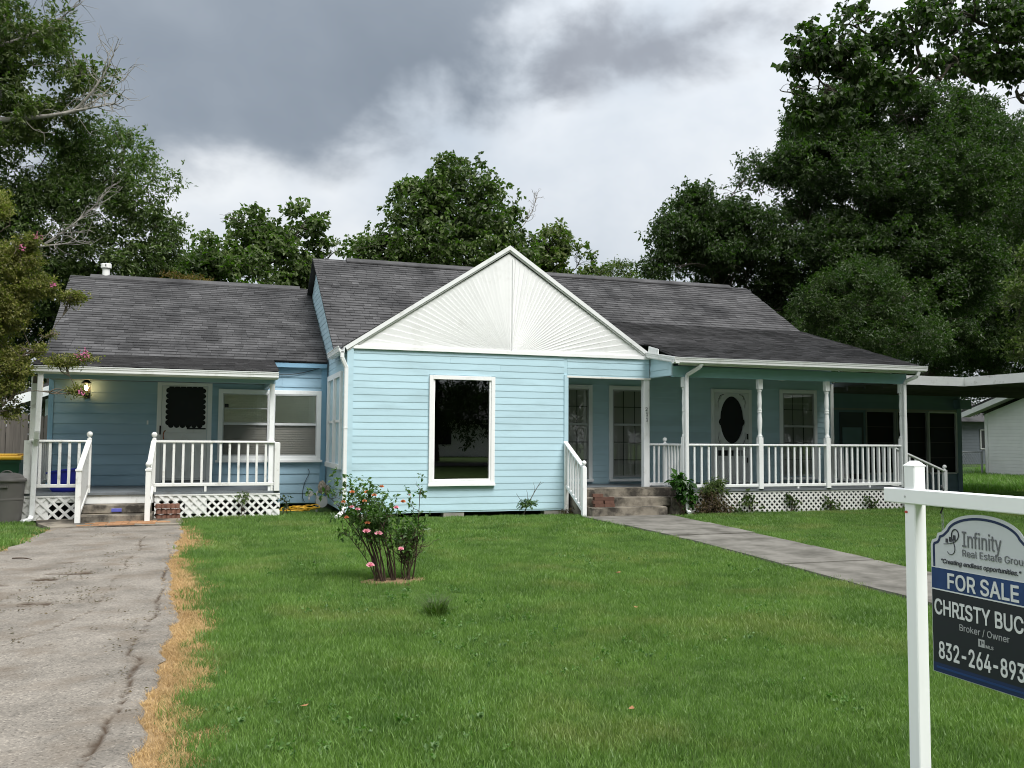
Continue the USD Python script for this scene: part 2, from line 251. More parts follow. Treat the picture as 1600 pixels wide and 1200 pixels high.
glassmat('glass', (0.96, 0.97, 0.96)); glassmat('window_glass', (0.55, 0.57, 0.56), 1.95); glow('bulb', (1.0, 0.62, 0.24), 14.0)
mat('lamp_glass', (0.7, 0.5, 0.25), 0.3)
leafmat('leaf_oak', (0.010, 0.022, 0.007), (0.056, 0.084, 0.023), pscale=0.7); leafmat('leaf_mid', (0.018, 0.036, 0.010), (0.112, 0.148, 0.046)); leafmat('leaf_dark', (0.007, 0.018, 0.006), (0.032, 0.062, 0.015), tw=0.2)
leafmat('leaf_olive', (0.055, 0.060, 0.014), (0.240, 0.220, 0.060)); leafmat('leaf_rust', (0.06, 0.040, 0.010), (0.16, 0.10, 0.025)); leafmat('leaf_rose', (0.016, 0.042, 0.010), (0.090, 0.155, 0.040), pscale=6)
leafmat('leaf_glossy', (0.010, 0.035, 0.008), (0.050, 0.12, 0.02), rough=0.3, pscale=4); leafmat('leaf_clover', (0.040, 0.090, 0.022), (0.11, 0.20, 0.05), pscale=3); leafmat('leaf_sunny', (0.026, 0.044, 0.013), (0.125, 0.150, 0.045)); leafmat('leaf_dry', (0.05, 0.035, 0.02), (0.13, 0.09, 0.05), pscale=5)
leafmat('grass', (0.030, 0.080, 0.015), (0.170, 0.280, 0.066), trans=(0.13, 0.16, 0.06), tw=0.35, pscale=1.4, patch=((0.26, 0.27, 0.10), 0.75, 0.52, 0.72)); leafmat('straw', (0.26, 0.165, 0.068), (0.58, 0.40, 0.185), trans=(0.12, 0.12, 0.11), tw=0.25, pscale=3); leafmat('grass_far', (0.045, 0.095, 0.020), (0.180, 0.280, 0.070), pscale=0.9)
mat('rust', (0.25, 0.08, 0.03), 0.8, 0.2)
MAT['insect'] = usdkit.material(stage, '/World/Looks/insect', {'d': ('diffuse_bsdf', {'color': (0.03, 0.032, 0.034)}), 't': ('transparent_bsdf', {'color': (1, 1, 1)}), 'm': ('mix_closure', {'fac': 0.34})}, [('t.BSDF', 'm.closure1'), ('d.BSDF', 'm.closure2')], surface='m.closure')
leafmat('leaf_sunny2', (0.012, 0.030, 0.007), (0.055, 0.082, 0.020), pscale=1.2)
GZ = -0.08          # the ground's height
# ================================================================= SETTING: ground, driveway, walk, street
def ground():
    xs = np.unique(np.r_[np.linspace(-300, -30, 10), np.linspace(-30, 60, 91), np.linspace(60, 400, 10)]); ys = np.unique(np.r_[np.linspace(-200, -40, 8), np.linspace(-40, 60, 101), np.linspace(60, 500, 12)])
    X, Y = np.meshgrid(xs, ys); P = np.stack([X.ravel(), Y.ravel(), np.zeros(X.size)], 1)
    P[:, 2] = GZ - 0.025 + 0.02 * (meshkit.fbm(np.c_[P[:, :2] * 0.35, P[:, 2]], 3, 5) - 0.5) * ((P[:, 1] > 1) & (P[:, 1] < 60))
    n = len(xs); i, j = np.meshgrid(np.arange(len(ys) - 1), np.arange(n - 1), indexing='ij'); a = (i * n + j).ravel()
    single('lawn', (P, np.stack([a, a + 1, a + n + 1, a + n], 1)), 'lawn_soil', kind='structure', smooth=True)
ground()

DRIVE_R = np.array([(16.9, -0.36), (15.7, -0.35), (14.4, -0.33), (13.1, -0.37), (12.2, -0.33), (11.2, -0.40), (10.2, -0.30), (8.9, -0.29), (7.95, -0.18), (7.2, -0.22), (6.8, -0.26), (6.05, -0.24), (5.5, -0.27), (4.4, -0.26), (3.0, -0.25), (-3, -0.2)])[::-1]
DRIVE_L = np.array([(16.9, -2.30), (15.8, -2.29), (14.9, -2.33), (12.8, -2.43), (10, -2.5), (-3, -2.7)])[::-1]
def drive_r(y): return np.interp(y, DRIVE_R[:, 0], DRIVE_R[:, 1]) + 0.05 * (meshkit.noise(np.stack([np.asarray(y) * 3.1, 0 * np.asarray(y), 0 * np.asarray(y)], -1), 3) - 0.5) + 0.05 * (meshkit.noise(np.stack([np.asarray(y) * 9.1, 0 * np.asarray(y), 0 * np.asarray(y)], -1), 4) - 0.5)
def drive_l(y): return np.interp(y, DRIVE_L[:, 0], DRIVE_L[:, 1]) + 0.06 * (meshkit.noise(np.stack([np.asarray(y) * 3.1, 0 * np.asarray(y) + 4, 0 * np.asarray(y)], -1), 3) - 0.5)
def driveway():
    ys = np.r_[np.linspace(-3, 3.4, 30), np.linspace(3.45, 15.75, 560)]; us = np.linspace(0, 1, 90)
    Y, U = np.meshgrid(ys, us, indexing='ij'); X = drive_l(Y) * (1 - U) + drive_r(Y) * U
    P = np.stack([X, Y, 0 * X], -1).reshape(-1, 3)
    cracks = [np.array([(13.4, -0.50), (11.15, -0.35), (10.2, -0.41), (9.4, -0.36), (8.6, -0.38), (8.0, -0.36), (7.3, -0.42), (6.75, -0.47), (6.55, -0.46), (6.4, -0.38), (6.0, -0.39), (5.6, -0.40), (5.1, -0.42), (4.3, -0.5)]),
              np.array([(14.9, -0.72), (13.6, -0.85), (12.5, -0.78), (11.4, -0.86), (10.6, -0.80), (9.7, -0.88), (9.0, -0.84), (8.2, -0.90)]), np.array([(8.2, -0.9), (7.6, -1.05), (7.2, -1.25), (6.9, -1.35)])]
    d = np.full(len(P), 9.0); wj = 0.03 * (meshkit.fbm(P * (7, 7, 1), 3, 2) - 0.5) * 2
    for k, c in enumerate(cracks):
        cx = np.interp(-P[:, 1], -c[:, 0], c[:, 1], left=9, right=9) + wj
        wid = (0.0105, 0.0065, 0.005)[k] * (0.3 + 1.7 * meshkit.noise(np.c_[P[:, 1] * 2.3, 0 * P[:, 1] + k, 0 * P[:, 1]], 8))
        d = np.minimum(d, np.abs(P[:, 0] - cx) / wid)
    hole = np.clip(1.3 - d, 0, 1)
    for hx, hy, r, s in ((-1.42, 8.75, .10, 2.0), (-1.5, 10.2, .09, 1.5), (-1.3, 10.5, .10, 2.5), (-1.62, 7.35, .09, 2.2), (-1.95, 7.6, .06, 2), (-1.72, 6.2, .08, 1.6), (-1.55, 6.45, .05, 2), (-2.0, 9.0, .06, 2), (-1.45, 11.4, .08, 1.2), (-1.9, 9.9, .1, 1.5), (-0.22, 7.5, .05, 0.5), (-0.82, 13.0, .07, 1.5)):
        q = np.hypot((P[:, 0] - hx) / s, (P[:, 1] - hy)) / r + 1.1 * (meshkit.fbm(P * (11, 11, 1), 3, 6) - 0.5) * 2
        hole = np.maximum(hole, np.clip(1.0 - q, 0, 1) * 1.5)
    hole = np.clip(hole, 0, 1)
    fine = meshkit.fbm(P * (26, 26, 1), 3, 9); edge = np.minimum((P[:, 0] - drive_l(P[:, 1])), (drive_r(P[:, 1]) - P[:, 0]))
    P[:, 2] = GZ + 0.012 + 0.006 * (fine - 0.5) + 0.02 * (meshkit.fbm(P * (0.8, 0.8, 1), 2, 1) - 0.5) - 0.016 * hole - 0.02 * (edge < 0.012)
    n = len(us); i, j = np.meshgrid(np.arange(len(ys) - 1), np.arange(n - 1), indexing='ij'); a = (i * n + j).ravel()
    c = np.array((0.182, 0.166, 0.144))
    MAT['driveway'] = usdkit.material(stage, '/World/Looks/driveway', {'g': ('geometry', {}), 'n': ('noise_texture', {'scale': 1.7, 'detail': 8.0, 'roughness': 0.66}), 'r': ('rgb_ramp', {'ramp': [(0.28, c * 0.60), (0.5, c), (0.72, c * 1.30)]}),
        'v': ('voronoi_texture', {'scale': 95.0}), 'vr': ('rgb_ramp', {'ramp': [(0.0, (0.40, 0.39, 0.38)), (0.12, (0.72, 0.71, 0.70)), (0.4, (0.95, 0.94, 0.92)), (0.75, (1.08, 1.06, 1.03)), (0.90, (1.2, 1.18, 1.15)), (1.0, (1.7, 1.66, 1.6))]}), 'sx': ('separate_color', {}),
        'm1': ('mix', {'mix_type': 'multiply', 'fac': 0.75}), 'at': ('attribute', {'attribute': 'tone'}), 'm2': ('mix', {'mix_type': 'mix', 'color1': (0.050, 0.034, 0.022)}),
        'n2': ('noise_texture', {'scale': 2.6, 'detail': 5.0}), 'r2': ('rgb_ramp', {'ramp': [(0.50, (0, 0, 0)), (0.72, (1, 1, 1))]}), 'm3': ('mix', {'mix_type': 'mix', 'color2': (0.125, 0.098, 0.072)}), 'hm': ('math', {'math_type': 'multiply', 'value2': 0.6}),
        'bn': ('noise_texture', {'scale': 110.0, 'detail': 3.0}), 'b': ('bump', {'strength': 0.5, 'distance': 0.006}), 'p': ('principled_bsdf', {'roughness': 0.92, 'specular_ior_level': 0.2})},
        [('g.position', 'n.vector'), ('n.fac', 'r.fac'), ('g.position', 'v.vector'), ('v.color', 'sx.color'), ('sx.r', 'vr.fac'), ('r.color', 'm1.color1'), ('vr.color', 'm1.color2'), ('g.position', 'n2.vector'), ('n2.fac', 'r2.fac'), ('r2.color', 'hm.value1'), ('hm.value', 'm3.fac'), ('m1.color', 'm3.color1'), ('m3.color', 'm2.color2'), ('at.fac', 'm2.fac'), ('m2.color', 'p.base_color'),
         ('g.position', 'bn.vector'), ('bn.fac', 'b.height'), ('b.normal', 'p.normal')], surface='p.BSDF')
    single('driveway', (P, np.stack([a, a + 1, a + n + 1, a + n], 1)), 'driveway', kind='structure', smooth=True, tone=1 - hole)
driveway()
def strip():
    ys = np.linspace(2.5, 15.7, 265); w = np.interp(ys, [3, 4.4, 5.2, 5.8, 7.1, 8.5, 9.9, 10.2, 10.9, 11.6, 12.1, 13, 13.4, 14.2, 15.8], [.26, .24, .12, .18, .20, .16, .26, .09, .26, .12, .09, .38, .34, .12, .05]); e = drive_r(ys)
    V = np.array([(x + u * wd, y, GZ + (-.008 if u < .6 else -.04)) for x, y, wd in zip(e - .03, ys, w + .03) for u in (0, .5, .62)]); f = [[3 * i + j, 3 * i + j + 1, 3 * i + j + 4, 3 * i + j + 3] for i in range(len(ys) - 1) for j in (0, 1)]
    mat('dead_turf', (0.24, 0.165, 0.085), .95, .35, 20, 8, bump=.006, bscale=90, dirt=(.13, .08, .04), dscale=9, spec=.1)
    single('dead_turf', (V, np.array(f)), 'dead_turf', kind='structure')
strip()

# concrete apron at the foot of the left steps, with a course of orange pavers let into it
ap = thing('concrete_apron', None, None, (-1.3, 16.2, GZ), kind='structure')
apoly = Polygon([(-2.75, 17.3), (-2.62, 16.55), (-2.30, 15.70), (-1.3, 15.76), (-0.38, 15.80), (-0.36, 16.4), (-0.40, 17.0), (-0.95, 17.05), (-0.95, 17.3)])
part(ap, 'slab', plate(apoly, (0, 0, GZ - 0.06), (1, 0, 0), (0, 1, 0), (0, 0, 1), 0.085), 'concrete')
for x, y, w in [(-1.95 + .22 * i + .09 * (j % 2) + .02 * R.random(), 15.82 + .115 * j, .2) for j in range(6) for i in range(6) if (i, j) not in ((0, 5), (0, 4), (1, 5), (5, 5), (5, 0), (0, 1), (3, 1), (1, 3), (4, 0), (5, 2), (0, 2), (5, 1))]:
    part(ap, 'paver', bx(x, x + w, y, y + 0.095, GZ, GZ + 0.034 + 0.003 * R.random()), 'paver')

walk = thing('front_walk', None, None, (7.3, 11, GZ), kind='structure')
WL = np.array([(1.0, 5.6), (6.76, 6.13), (9.27, 6.4), (11.06, 6.6), (13.08, 6.63), (15.5, 6.62)]); WR = np.array([(1.0, 6.9), (8.36, 7.59), (10.7, 7.92), (13.9, 8.28), (15.5, 8.45)])
def walk_l(y): return np.interp(y, WL[:, 0], WL[:, 1])
def walk_r(y): return np.interp(y, WR[:, 0], WR[:, 1])
wy = [1.0, 2.6, 4.2, 5.8, 7.4, 8.9, 10.35, 12.0, 13.7, 15.42]
for k in range(len(wy) - 1):
    a, b = wy[k] + 0.017, wy[k + 1] - 0.017; dz = 0.016 * (R.random() - 0.5); ys = np.linspace(a, b, 7)
    poly = Polygon([(walk_l(y) + 0.025 * (R.random() - .5), y) for y in ys] + [(walk_r(y) + 0.025 * (R.random() - .5), y) for y in ys[::-1]])
    part(walk, 'slab', plate(poly, (0, 0, GZ - 0.08), (1, 0, 0), (0, 1, 0), (0, 0, 1), 0.115 + dz), 'concrete_walk')

st = thing('street', None, None, (0, -17, 0), kind='structure')
xs = np.linspace(-120, 160, 57); yc = -16 - 0.0009 * (xs - 10) ** 2
part(st, 'roadway', (np.array([(x, y + s * 3, GZ + 0.01) for x, y in zip(xs, yc) for s in (-1, 1)]), np.array([[2 * i, 2 * i + 2, 2 * i + 3, 2 * i + 1] for i in range(56)])), 'asphalt')

# ================================================================= THE HOUSE
YF, XL, XR, YB, YL, YD, YP = 16.45, 2.41, 8.57, 18.0, 19.4, 17.2, 15.6
H = thing('house', 'single-storey blue clapboard house with white sunburst gable, grey shingle roof and two railed porches', 'house', (5.5, 16.45, 0))
NX, NY = np.array([-1.0, 0, 0]), np.array([0, -1.0, 0])

def siding(wall, O, U, N, u0, u1, z0, z1, e, m, holes=(), clip=None, lip=0.009, flat=0.003):
    """Lapped boards, each its own piece, on the plane O + u*U: cut round the holes (ua, ub, za, zb) and to clip(z) -> (ua, ub)."""
    O, U, N = (np.asarray(q, float) for q in (O, U, N)); k = 0
    def board(a0, b0, a1, b1, za, zb, f0, f1):
        if min(b0 - a0, b1 - a1) < 0.0 or max(b0 - a0, b1 - a1) < 0.02 or zb - za < 0.008: return
        t0, t1 = lip + (flat - lip) * f0, lip + (flat - lip) * f1; zm = za + 0.22 * (zb - za); tm = t0 + (t1 - t0) * 0.10
        rows = [(0.0, za), (t0 - 0.003, za), (t0, za + 0.004), (tm, zm), (t1, zb), (0.0, zb)]; v = []
        for s in (0, 1):
            for t, z in rows:
                w = (z - za) / (zb - za); u = (a0 + (a1 - a0) * w) if s == 0 else (b0 + (b1 - b0) * w)
                v.append(O + U * u + N * t + np.array([0, 0, z]))
        n = 6; f = [[i, (i + 1) % n, n + (i + 1) % n] for i in range(n)] + [[i, n + (i + 1) % n, n + i] for i in range(n)] + [[0, i + 1, i] for i in range(1, 5)] + [[n, n + i, n + i + 1] for i in range(1, 5)]
        q = trimesh.Trimesh(np.array(v), np.array(f), process=False); q.fix_normals(); part(wall, 'siding_board', (np.array(q.vertices), np.array(q.faces)), m)
    z = z0
    while z < z1 - 0.01:
        zt = min(z + e, z1); jit = 0.002 * (R.random() - .5); segs = [(u0, u1)]
        for ha, hb, za, zb in holes:
            if zb > z + 0.005 and za < zt - 0.005:
                new = []
                for a, b in segs:
                    if ha < b and hb > a: new += [(a, min(b, ha)), (max(a, hb), b)]
                    else: new.append((a, b))
                segs = [(a, b) for a, b in new if b - a > 0.02]
                if z < za - 0.012: board(ha, hb, ha, hb, z, za, 0, (za - z) / e)
                if zt > zb + 0.012: board(ha, hb, ha, hb, zb, zt, (zb - z) / e, 1)
        for a, b in segs:
            a0, b0, a1, b1 = a, b, a, b
            if clip:
                c0, c1 = clip(z), clip(zt); a0, b0, a1, b1 = max(a, c0[0]), min(b, c0[1]), max(a, c1[0]), min(b, c1[1])
                if b1 < a1: a1 = b1 = (a1 + b1) / 2
                if b0 <= a0: continue
            if not clip and b - a > 1.9 and R.random() < .6:        # a butt joint somewhere along a long run
                s = a + (b - a) * (.2 + .6 * R.random()); board(a0, s - .0015, a1, s - .0015, z + jit, zt + jit, 0, (zt - z) / e); board(s + .0015, b0, s + .0015, b1, z - jit, zt - jit, 0, (zt - z) / e); continue
            board(a0, b0, a1, b1, z + jit, zt + jit, 0, (zt - z) / e)
        z += e

def wall_boxes(x0, x1, y0, y1, z0, z1, holes):
    """A wall along x as boxes round its openings."""
    xs = sorted({x0, x1, *[q for h in holes for q in h[:2]]}); zs = sorted({z0, z1, *[q for h in holes for q in h[2:]]}); o = []
    for a, b in zip(xs, xs[1:]):
        for c, d in zip(zs, zs[1:]):
            if not any(h[0] < (a + b) / 2 < h[1] and h[2] < (c + d) / 2 < h[3] for h in holes): o.append(bx(a, b, y0, y1, c, d))
    return join(*o)

def casing(x0, x1, z0, z1, y, w, d, sill=True):
    """Window or door trim in a wall that faces -y."""
    ms = [beam((x0 + w / 2, y - d / 2, z0), (x0 + w / 2, y - d / 2, z1), w, d, .004, (0, 1, 0)), beam((x1 - w / 2, y - d / 2, z0), (x1 - w / 2, y - d / 2, z1), w, d, .004, (0, 1, 0)), beam((x0 + w, y - d / 2, z1 - w / 2), (x1 - w, y - d / 2, z1 - w / 2), d, w, .004)]
    ms.append(beam((x0 - 0.005, y - d / 2 - 0.02, z0 + w * .35), (x1 + 0.005, y - d / 2 - 0.02, z0 + w * .35), d + 0.04, w * .7, .004) if sill else beam((x0 + w, y - d / 2, z0 + w / 2), (x1 - w, y - d / 2, z0 + w / 2), d, w, .004))
    return join(*ms)

# ---- gabled wing, front wall
PW = (4.045, 5.13, 0.61, 2.50)                     # picture window glass
front = part(H, 'front_wall', wall_boxes(XL + 0.02, 6.75, YF + 0.02, YF + 0.14, -0.01, 3.05, [(PW[0] - .03, PW[1] + .03, PW[2] - .03, PW[3] + .03)]), 'vinyl_blue')
hw = (3.93, 5.245, 0.49, 2.58)
siding(front, (0, YF + 0.02, 0), (1, 0, 0), NY, XL + 0.10, 6.68, 0.016, 3.02, 0.127, 'vinyl_blue', [hw])
siding(front, (0, YF + 0.02, 0), (1, 0, 0), NY, 6.75, XR, 2.667, 3.02, 0.127, 'vinyl_blue')
part(H, 'corner_board', bx(XL - 0.018, XL + 0.10, YF - 0.008, YF + 0.03, 0.01, 3.08), 'vinyl_blue')
part(H, 'corner_board', bx(6.68, 6.765, YF - 0.01, YF + 0.14, 0.0, 2.66), 'vinyl_blue')
part(H, 'header_beam', join(bx(6.75, XR, YF + 0.02, YF + 0.16, 2.64, 3.05)), 'vinyl_blue')
part(H, 'header_trim', bx(6.74, XR + 0.02, YF - 0.015, YF + 0.13, 2.605, 2.64), 'white_worn', label='weathered bare strip of wood under the gable wall over the front steps')
# picture window
w = part(H, 'picture_window', casing(3.94, 5.235, 0.50, 2.57, YF + 0.012, 0.075, 0.045, sill=False), 'white_vinyl', label='tall white picture window with dark reflecting glass')
part(w, 'frame', casing(PW[0] - .03, PW[1] + .03, PW[2] - .03, PW[3] + .03, YF + 0.02, 0.035, 0.03, sill=False), 'white_vinyl')
part(w, 'pane', bx(PW[0] - .01, PW[1] + .01, YF + 0.03, YF + 0.036, PW[2] - .01, PW[3] + .01), 'window_glass')
part(w, 'sill', bx(3.93, 5.245, YF - 0.05, YF + 0.012, 0.485, 0.525), 'white_vinyl')
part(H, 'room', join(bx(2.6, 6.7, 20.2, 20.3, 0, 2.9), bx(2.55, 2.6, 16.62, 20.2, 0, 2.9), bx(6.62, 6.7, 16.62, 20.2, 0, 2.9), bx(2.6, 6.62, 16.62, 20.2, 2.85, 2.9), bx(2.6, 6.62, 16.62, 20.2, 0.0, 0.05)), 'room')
# sunburst gable: wedge slats fanning out from the middle of its foot
GA = (5.52, 4.98); GLx, GRx, GB = 2.56, 8.46, 3.075
gable = part(H, 'gable_panel', plate(Polygon([(GLx - .05, GB - .02), (GRx + .06, GB - .02), (GA[0], GA[1] + .03)]), (0, YF + 0.03, 0), (1, 0, 0), (0, 0, 1), (0, 1, 0), 0.10), 'white_vinyl')
FX, FZ = 5.55, GB - 0.16
def rim(a):
    d = np.array([math.cos(a), math.sin(a)]); best = 99
    for p, q in (((GRx, GB), GA), (GA, (GLx, GB))):
        p, q = np.array(p), np.array(q); e = q - p; M = np.array([[d[0], -e[0]], [d[1], -e[1]]]); s, t = np.linalg.solve(M, p - (FX, FZ))
        if s > 0 and -1e-6 <= t <= 1 + 1e-6: best = min(best, s)
    return best
def foot(a):
    return (GB - FZ) / math.sin(a)
A0, A1 = math.atan2(GB - FZ + .005, GRx - FX), math.pi - math.atan2(GB - FZ + .005, FX - GLx); NS = 58
aa = np.linspace(A0, A1, NS + 1)
apex_a = math.atan2(GA[1] - FZ, GA[0] - FX); aa[np.argmin(abs(aa - apex_a))] = apex_a
for k in range(NS):
    a, b = aa[k], aa[k + 1]; sgn = 1 if (a + b) / 2 < apex_a else -1; lo, hi = 0.004, 0.019
    ta, tb = (lo, hi) if sgn > 0 else (hi, lo); v = []
    for t, s in (((0, 0), 0), ((ta, tb), 1)):
        for ang, r, th in ((a, foot(a), t[0]), (b, foot(b), t[1]), (b, rim(b), t[1]), (a, rim(a), t[0])):
            v.append((FX + r * math.cos(ang), YF + 0.03 - th, FZ + r * math.sin(ang)))
    q = trimesh.Trimesh(np.array(v), QT, process=False); q.fix_normals(); part(gable, 'sunburst_slat', (np.array(q.vertices), np.array(q.faces)), 'white_vinyl')
part(gable, 'seam_strip', bx(5.585, 5.60, YF - 0.006, YF + 0.03, GB, 4.90), 'white_vinyl')
part(H, 'gable_band', bx(XL + 0.09, XR + 0.01, YF - 0.022, YF + 0.03, 3.022, 3.085), 'white_vinyl', label='white band between the blue wall and the sunburst gable')
for p, q in (((2.36, 3.02), (5.52, 5.115)), ((8.60, 3.075), (5.52, 5.115))):
    p, q = np.array(p), np.array(q); d = (q - p) / np.linalg.norm(q - p); nn = np.array([-d[1], d[0]]); nn = nn if nn[1] > 0 else -nn
    pts = [p - nn * 0.035, q - np.array([0, 0.035 / abs(nn[1])]), q + np.array([0, 0.038 / abs(nn[1])]), p + nn * 0.038]
    part(H, 'rake_board', plate(Polygon(pts), (0, YF - 0.034, 0), (1, 0, 0), (0, 0, 1), (0, 1, 0), 0.06), 'white_metal')
    pts2 = [p - nn * 0.062, q - np.array([0, 0.062 / abs(nn[1])]), q - np.array([0, 0.035 / abs(nn[1])]), p - nn * 0.035]
    part(H, 'rake_moulding', plate(Polygon(pts2), (0, YF - 0.014, 0), (1, 0, 0), (0, 0, 1), (0, 1, 0), 0.05), 'white_metal')
# piers and the dark crawl space under the wing
for x in (2.7, 4.25, 6.28, 2.5):
    part(H, 'pier_block', bx(x, x + 0.40, YF + 0.03 + (0.9 if x == 2.5 else 0), YF + 0.26 + (0.9 if x == 2.5 else 0), GZ - 0.1, -0.012), 'block')
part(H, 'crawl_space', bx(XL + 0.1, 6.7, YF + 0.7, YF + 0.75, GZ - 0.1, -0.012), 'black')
part(H, 'sill_beam', bx(XL + 0.01, 6.75, YF + 0.30, YF + 0.44, -0.05, -0.012), 'dark_paint')

# ---- wing, left side wall (runs on up as the main block's gable end)
side = part(H, 'side_wall', join(bx(XL + 0.02, XL + 0.12, YF + 0.14, 17.6, -0.01, 3.03), plate(Polygon([(17.6, 0), (26.0, 0), (26.0, 3.0), (21.85, 5.62), (17.6, 2.95)]), (XL + 0.02, 0, 0), (0, 1, 0), (0, 0, 1), (1, 0, 0), 0.1)), 'vinyl_blue')
def gclip(z): return (17.64 - 1.2 * (z < 3.1) + max(0, (z - 3.05)) / 0.625, min(25.9, 21.85 + (5.60 - z) / 0.625))
siding(side, (XL + 0.02, 0, 0), (0, 1, 0), NX, YF + 0.03, 25.9, 0.0, 5.55, 0.127, 'vinyl_blue', [(17.20, 19.22, 0.80, 2.66)], gclip)
w = part(H, 'side_window', join(bx(XL - 0.03, XL + 0.03, 17.2, 19.22, 2.56, 2.66), bx(XL - 0.05, XL + 0.03, 17.18, 19.24, 0.78, 0.87), *[bx(XL - 0.03, XL + 0.03, y, y + 0.13, 0.87, 2.56) for y in (17.2, 18.14, 19.09)]), 'white_paint', label='pair of narrow white-framed windows in the side wall of the wing')
for y0, y1 in ((17.33, 18.14), (18.27, 19.09)):
    part(w, 'pane', bx(XL + 0.022, XL + 0.026, y0, y1, 0.87, 2.56), 'window_glass'); part(w, 'sash', join(bx(XL - 0.005, XL + 0.02, y0, y1, 1.68, 1.73), bx(XL - 0.005, XL + 0.02, y0, y0 + .04, .87, 2.56), bx(XL - 0.005, XL + 0.02, y1 - .04, y1, .87, 2.56)), 'white_paint')
    part(w, 'shade', bx(XL + 0.03, XL + 0.035, y0, y1, 0.87, 2.56), 'shade_fabric')

# ---- wall at the back of the right porch and of the recess
D1 = (10.94, 12.02, 0.40, 2.56); W3 = (12.79, 13.84, 0.46, 2.59); W2 = (8.37, 9.36, 0.46, 2.57); W1 = (6.97, 7.97, 0.46, 2.57)
porch_wall = part(H, 'porch_wall', join(bx(6.75, 14.3, YB + 0.02, YB + 0.12, 0.0, 3.2), bx(6.70, 6.75, YF + 0.14, YB + .12, -0.01, 3.0), bx(14.2, 14.3, YB + .12, 26, 0, 3.3)), 'vinyl_blue')
siding(porch_wall, (0, YB + 0.02, 0), (1, 0, 0), NY, 6.76, 14.24, 0.42, 2.70, 0.127, 'vinyl_blue', [W1, W2, D1, W3])
part(H, 'corner_board', bx(14.24, 14.33, YB - 0.012, YB + 0.13, 0.0, 2.75), 'white_paint')
def hung_window(box4, rows, label, cols=3, wt=0.085):
    x0, x1, z0, z1 = box4; y = YB + 0.01
    w = part(H, 'porch_window', casing(x0, x1, z0, z1, y, wt, 0.04), 'white_paint', label=label); a, b, c, d = x0 + wt, x1 - wt, z0 + wt, z1 - wt; mid = c + (d - c) * 0.60
    part(w, 'shade', bx(a, b, y + 0.004, y + 0.008, c, d), 'shade_fabric')
    part(w, 'pane', bx(a, b, y - 0.012, y - 0.009, mid, d), 'glass'); part(w, 'pane', bx(a, b, y - 0.022, y - 0.019, c, mid), 'glass')
    part(w, 'sash', join(bx(a, b, y - 0.034, y - 0.008, mid - 0.025, mid + 0.025), bx(a, a + .03, y - .03, y - .008, c, d), bx(b - .03, b, y - .03, y - .008, c, d), bx(a + .03, b - .03, y - .03, y - .008, c, c + .04), bx(a + .03, b - .03, y - .03, y - .008, d - .035, d)), 'sash')
    for k in range(1, cols):
        x = a + (b - a) * k / cols
        part(w, 'muntin', join(bx(x - .008, x + .008, y - .006, y + .003, mid + .025, d - .035), bx(x - .008, x + .008, y - .018, y - .006, c + .04, mid - .025)), 'muntin')
    for k in range(1, 2):
        z = mid + (d - mid) * k / 2; part(w, 'muntin', bx(a + .03, b - .03, y - .0065, y + .002, z - .008, z + .008), 'muntin')
    for k in range(1, rows):
        z = c + (mid - c) * k / rows; part(w, 'muntin', bx(a + .03, b - .03, y - .0185, y - .0065, z - .008, z + .008), 'muntin')
hung_window(W1, 3, 'half-hidden tall window with small panes inside the recess'); hung_window(W2, 3, 'tall window with small panes facing the concrete steps'); hung_window(W3, 3, 'tall window with small panes between the screen door and the porch end')
# screen door with the oval
dr = part(H, 'screen_door', casing(D1[0], D1[1], D1[2], D1[3], YB + 0.012, 0.085, 0.04, sill=False), 'white_paint', label='white screen door with scrollwork round a dark oval')
x0, x1, z0, z1 = 11.03, 11.93, 0.46, 2.47; cx = (x0 + x1) / 2
oval = affinity.scale(Point(0, 0).buffer(1, 24), 0.315, 0.545); oval = affinity.translate(oval, cx, 1.85).union(affinity.translate(affinity.scale(Point(0, 0).buffer(1, 16), 0.355, 0.17), cx, 1.80))
cuts = [oval] + [sbox(x0 + .075 + i * .155, 1.02, x0 + .075 + i * .155 + .12, 1.15) for i in range(5)]
for sx in (-1, 1):
    for sz in (-1, 1):
        for ax, az, r1, r2, an in ((.33, .50, .05, .014, 60), (.295, .555, .045, .013, 35), (.225, .585, .03, .012, 10), (.36, .42, .05, .012, 80), (.345, .32, .05, .010, 92), (.31, .485, .022, .010, 50)):
            e = affinity.rotate(affinity.scale(Point(0, 0).buffer(1, 8), r1, r2), -an * sx * sz); cuts.append(affinity.translate(e, cx + sx * ax, 1.85 + sz * az))
leafp = sbox(x0, z0, x1, z1).difference(unary_union(cuts))
part(dr, 'door_leaf', plate(leafp, (0, YB - 0.03, 0), (1, 0, 0), (0, 0, 1), (0, 1, 0), 0.03), 'door_white')
part(dr, 'oval_ring', plate(oval.buffer(0.016).difference(oval), (0, YB - 0.038, 0), (1, 0, 0), (0, 0, 1), (0, 1, 0), 0.008), 'door_white')
part(dr, 'screen_mesh', bx(x0 + .01, x1 - .01, YB + 0.003, YB + 0.006, z0 + .01, z1 - .01), 'screen')
part(dr, 'kick_panel', join(*[beam(p, q, .012, .016, .003, (0, 1, 0)) for p, q in (((x0 + .1, YB - .034, .56), (x1 - .1, YB - .034, .56)), ((x0 + .1, YB - .034, .96), (x1 - .1, YB - .034, .96)), ((x0 + .1, YB - .034, .56), (x0 + .1, YB - .034, .96)), ((x1 - .1, YB - .034, .56), (x1 - .1, YB - .034, .96)))]), 'door_white')
part(dr, 'handle', join(bx(x1 - .06, x1 - .035, YB - .06, YB - .03, 1.40, 1.53)), 'black'); part(dr, 'lock', bx(x1 - .06, x1 - .04, YB - .05, YB - .03, 0.86, .98), 'black')

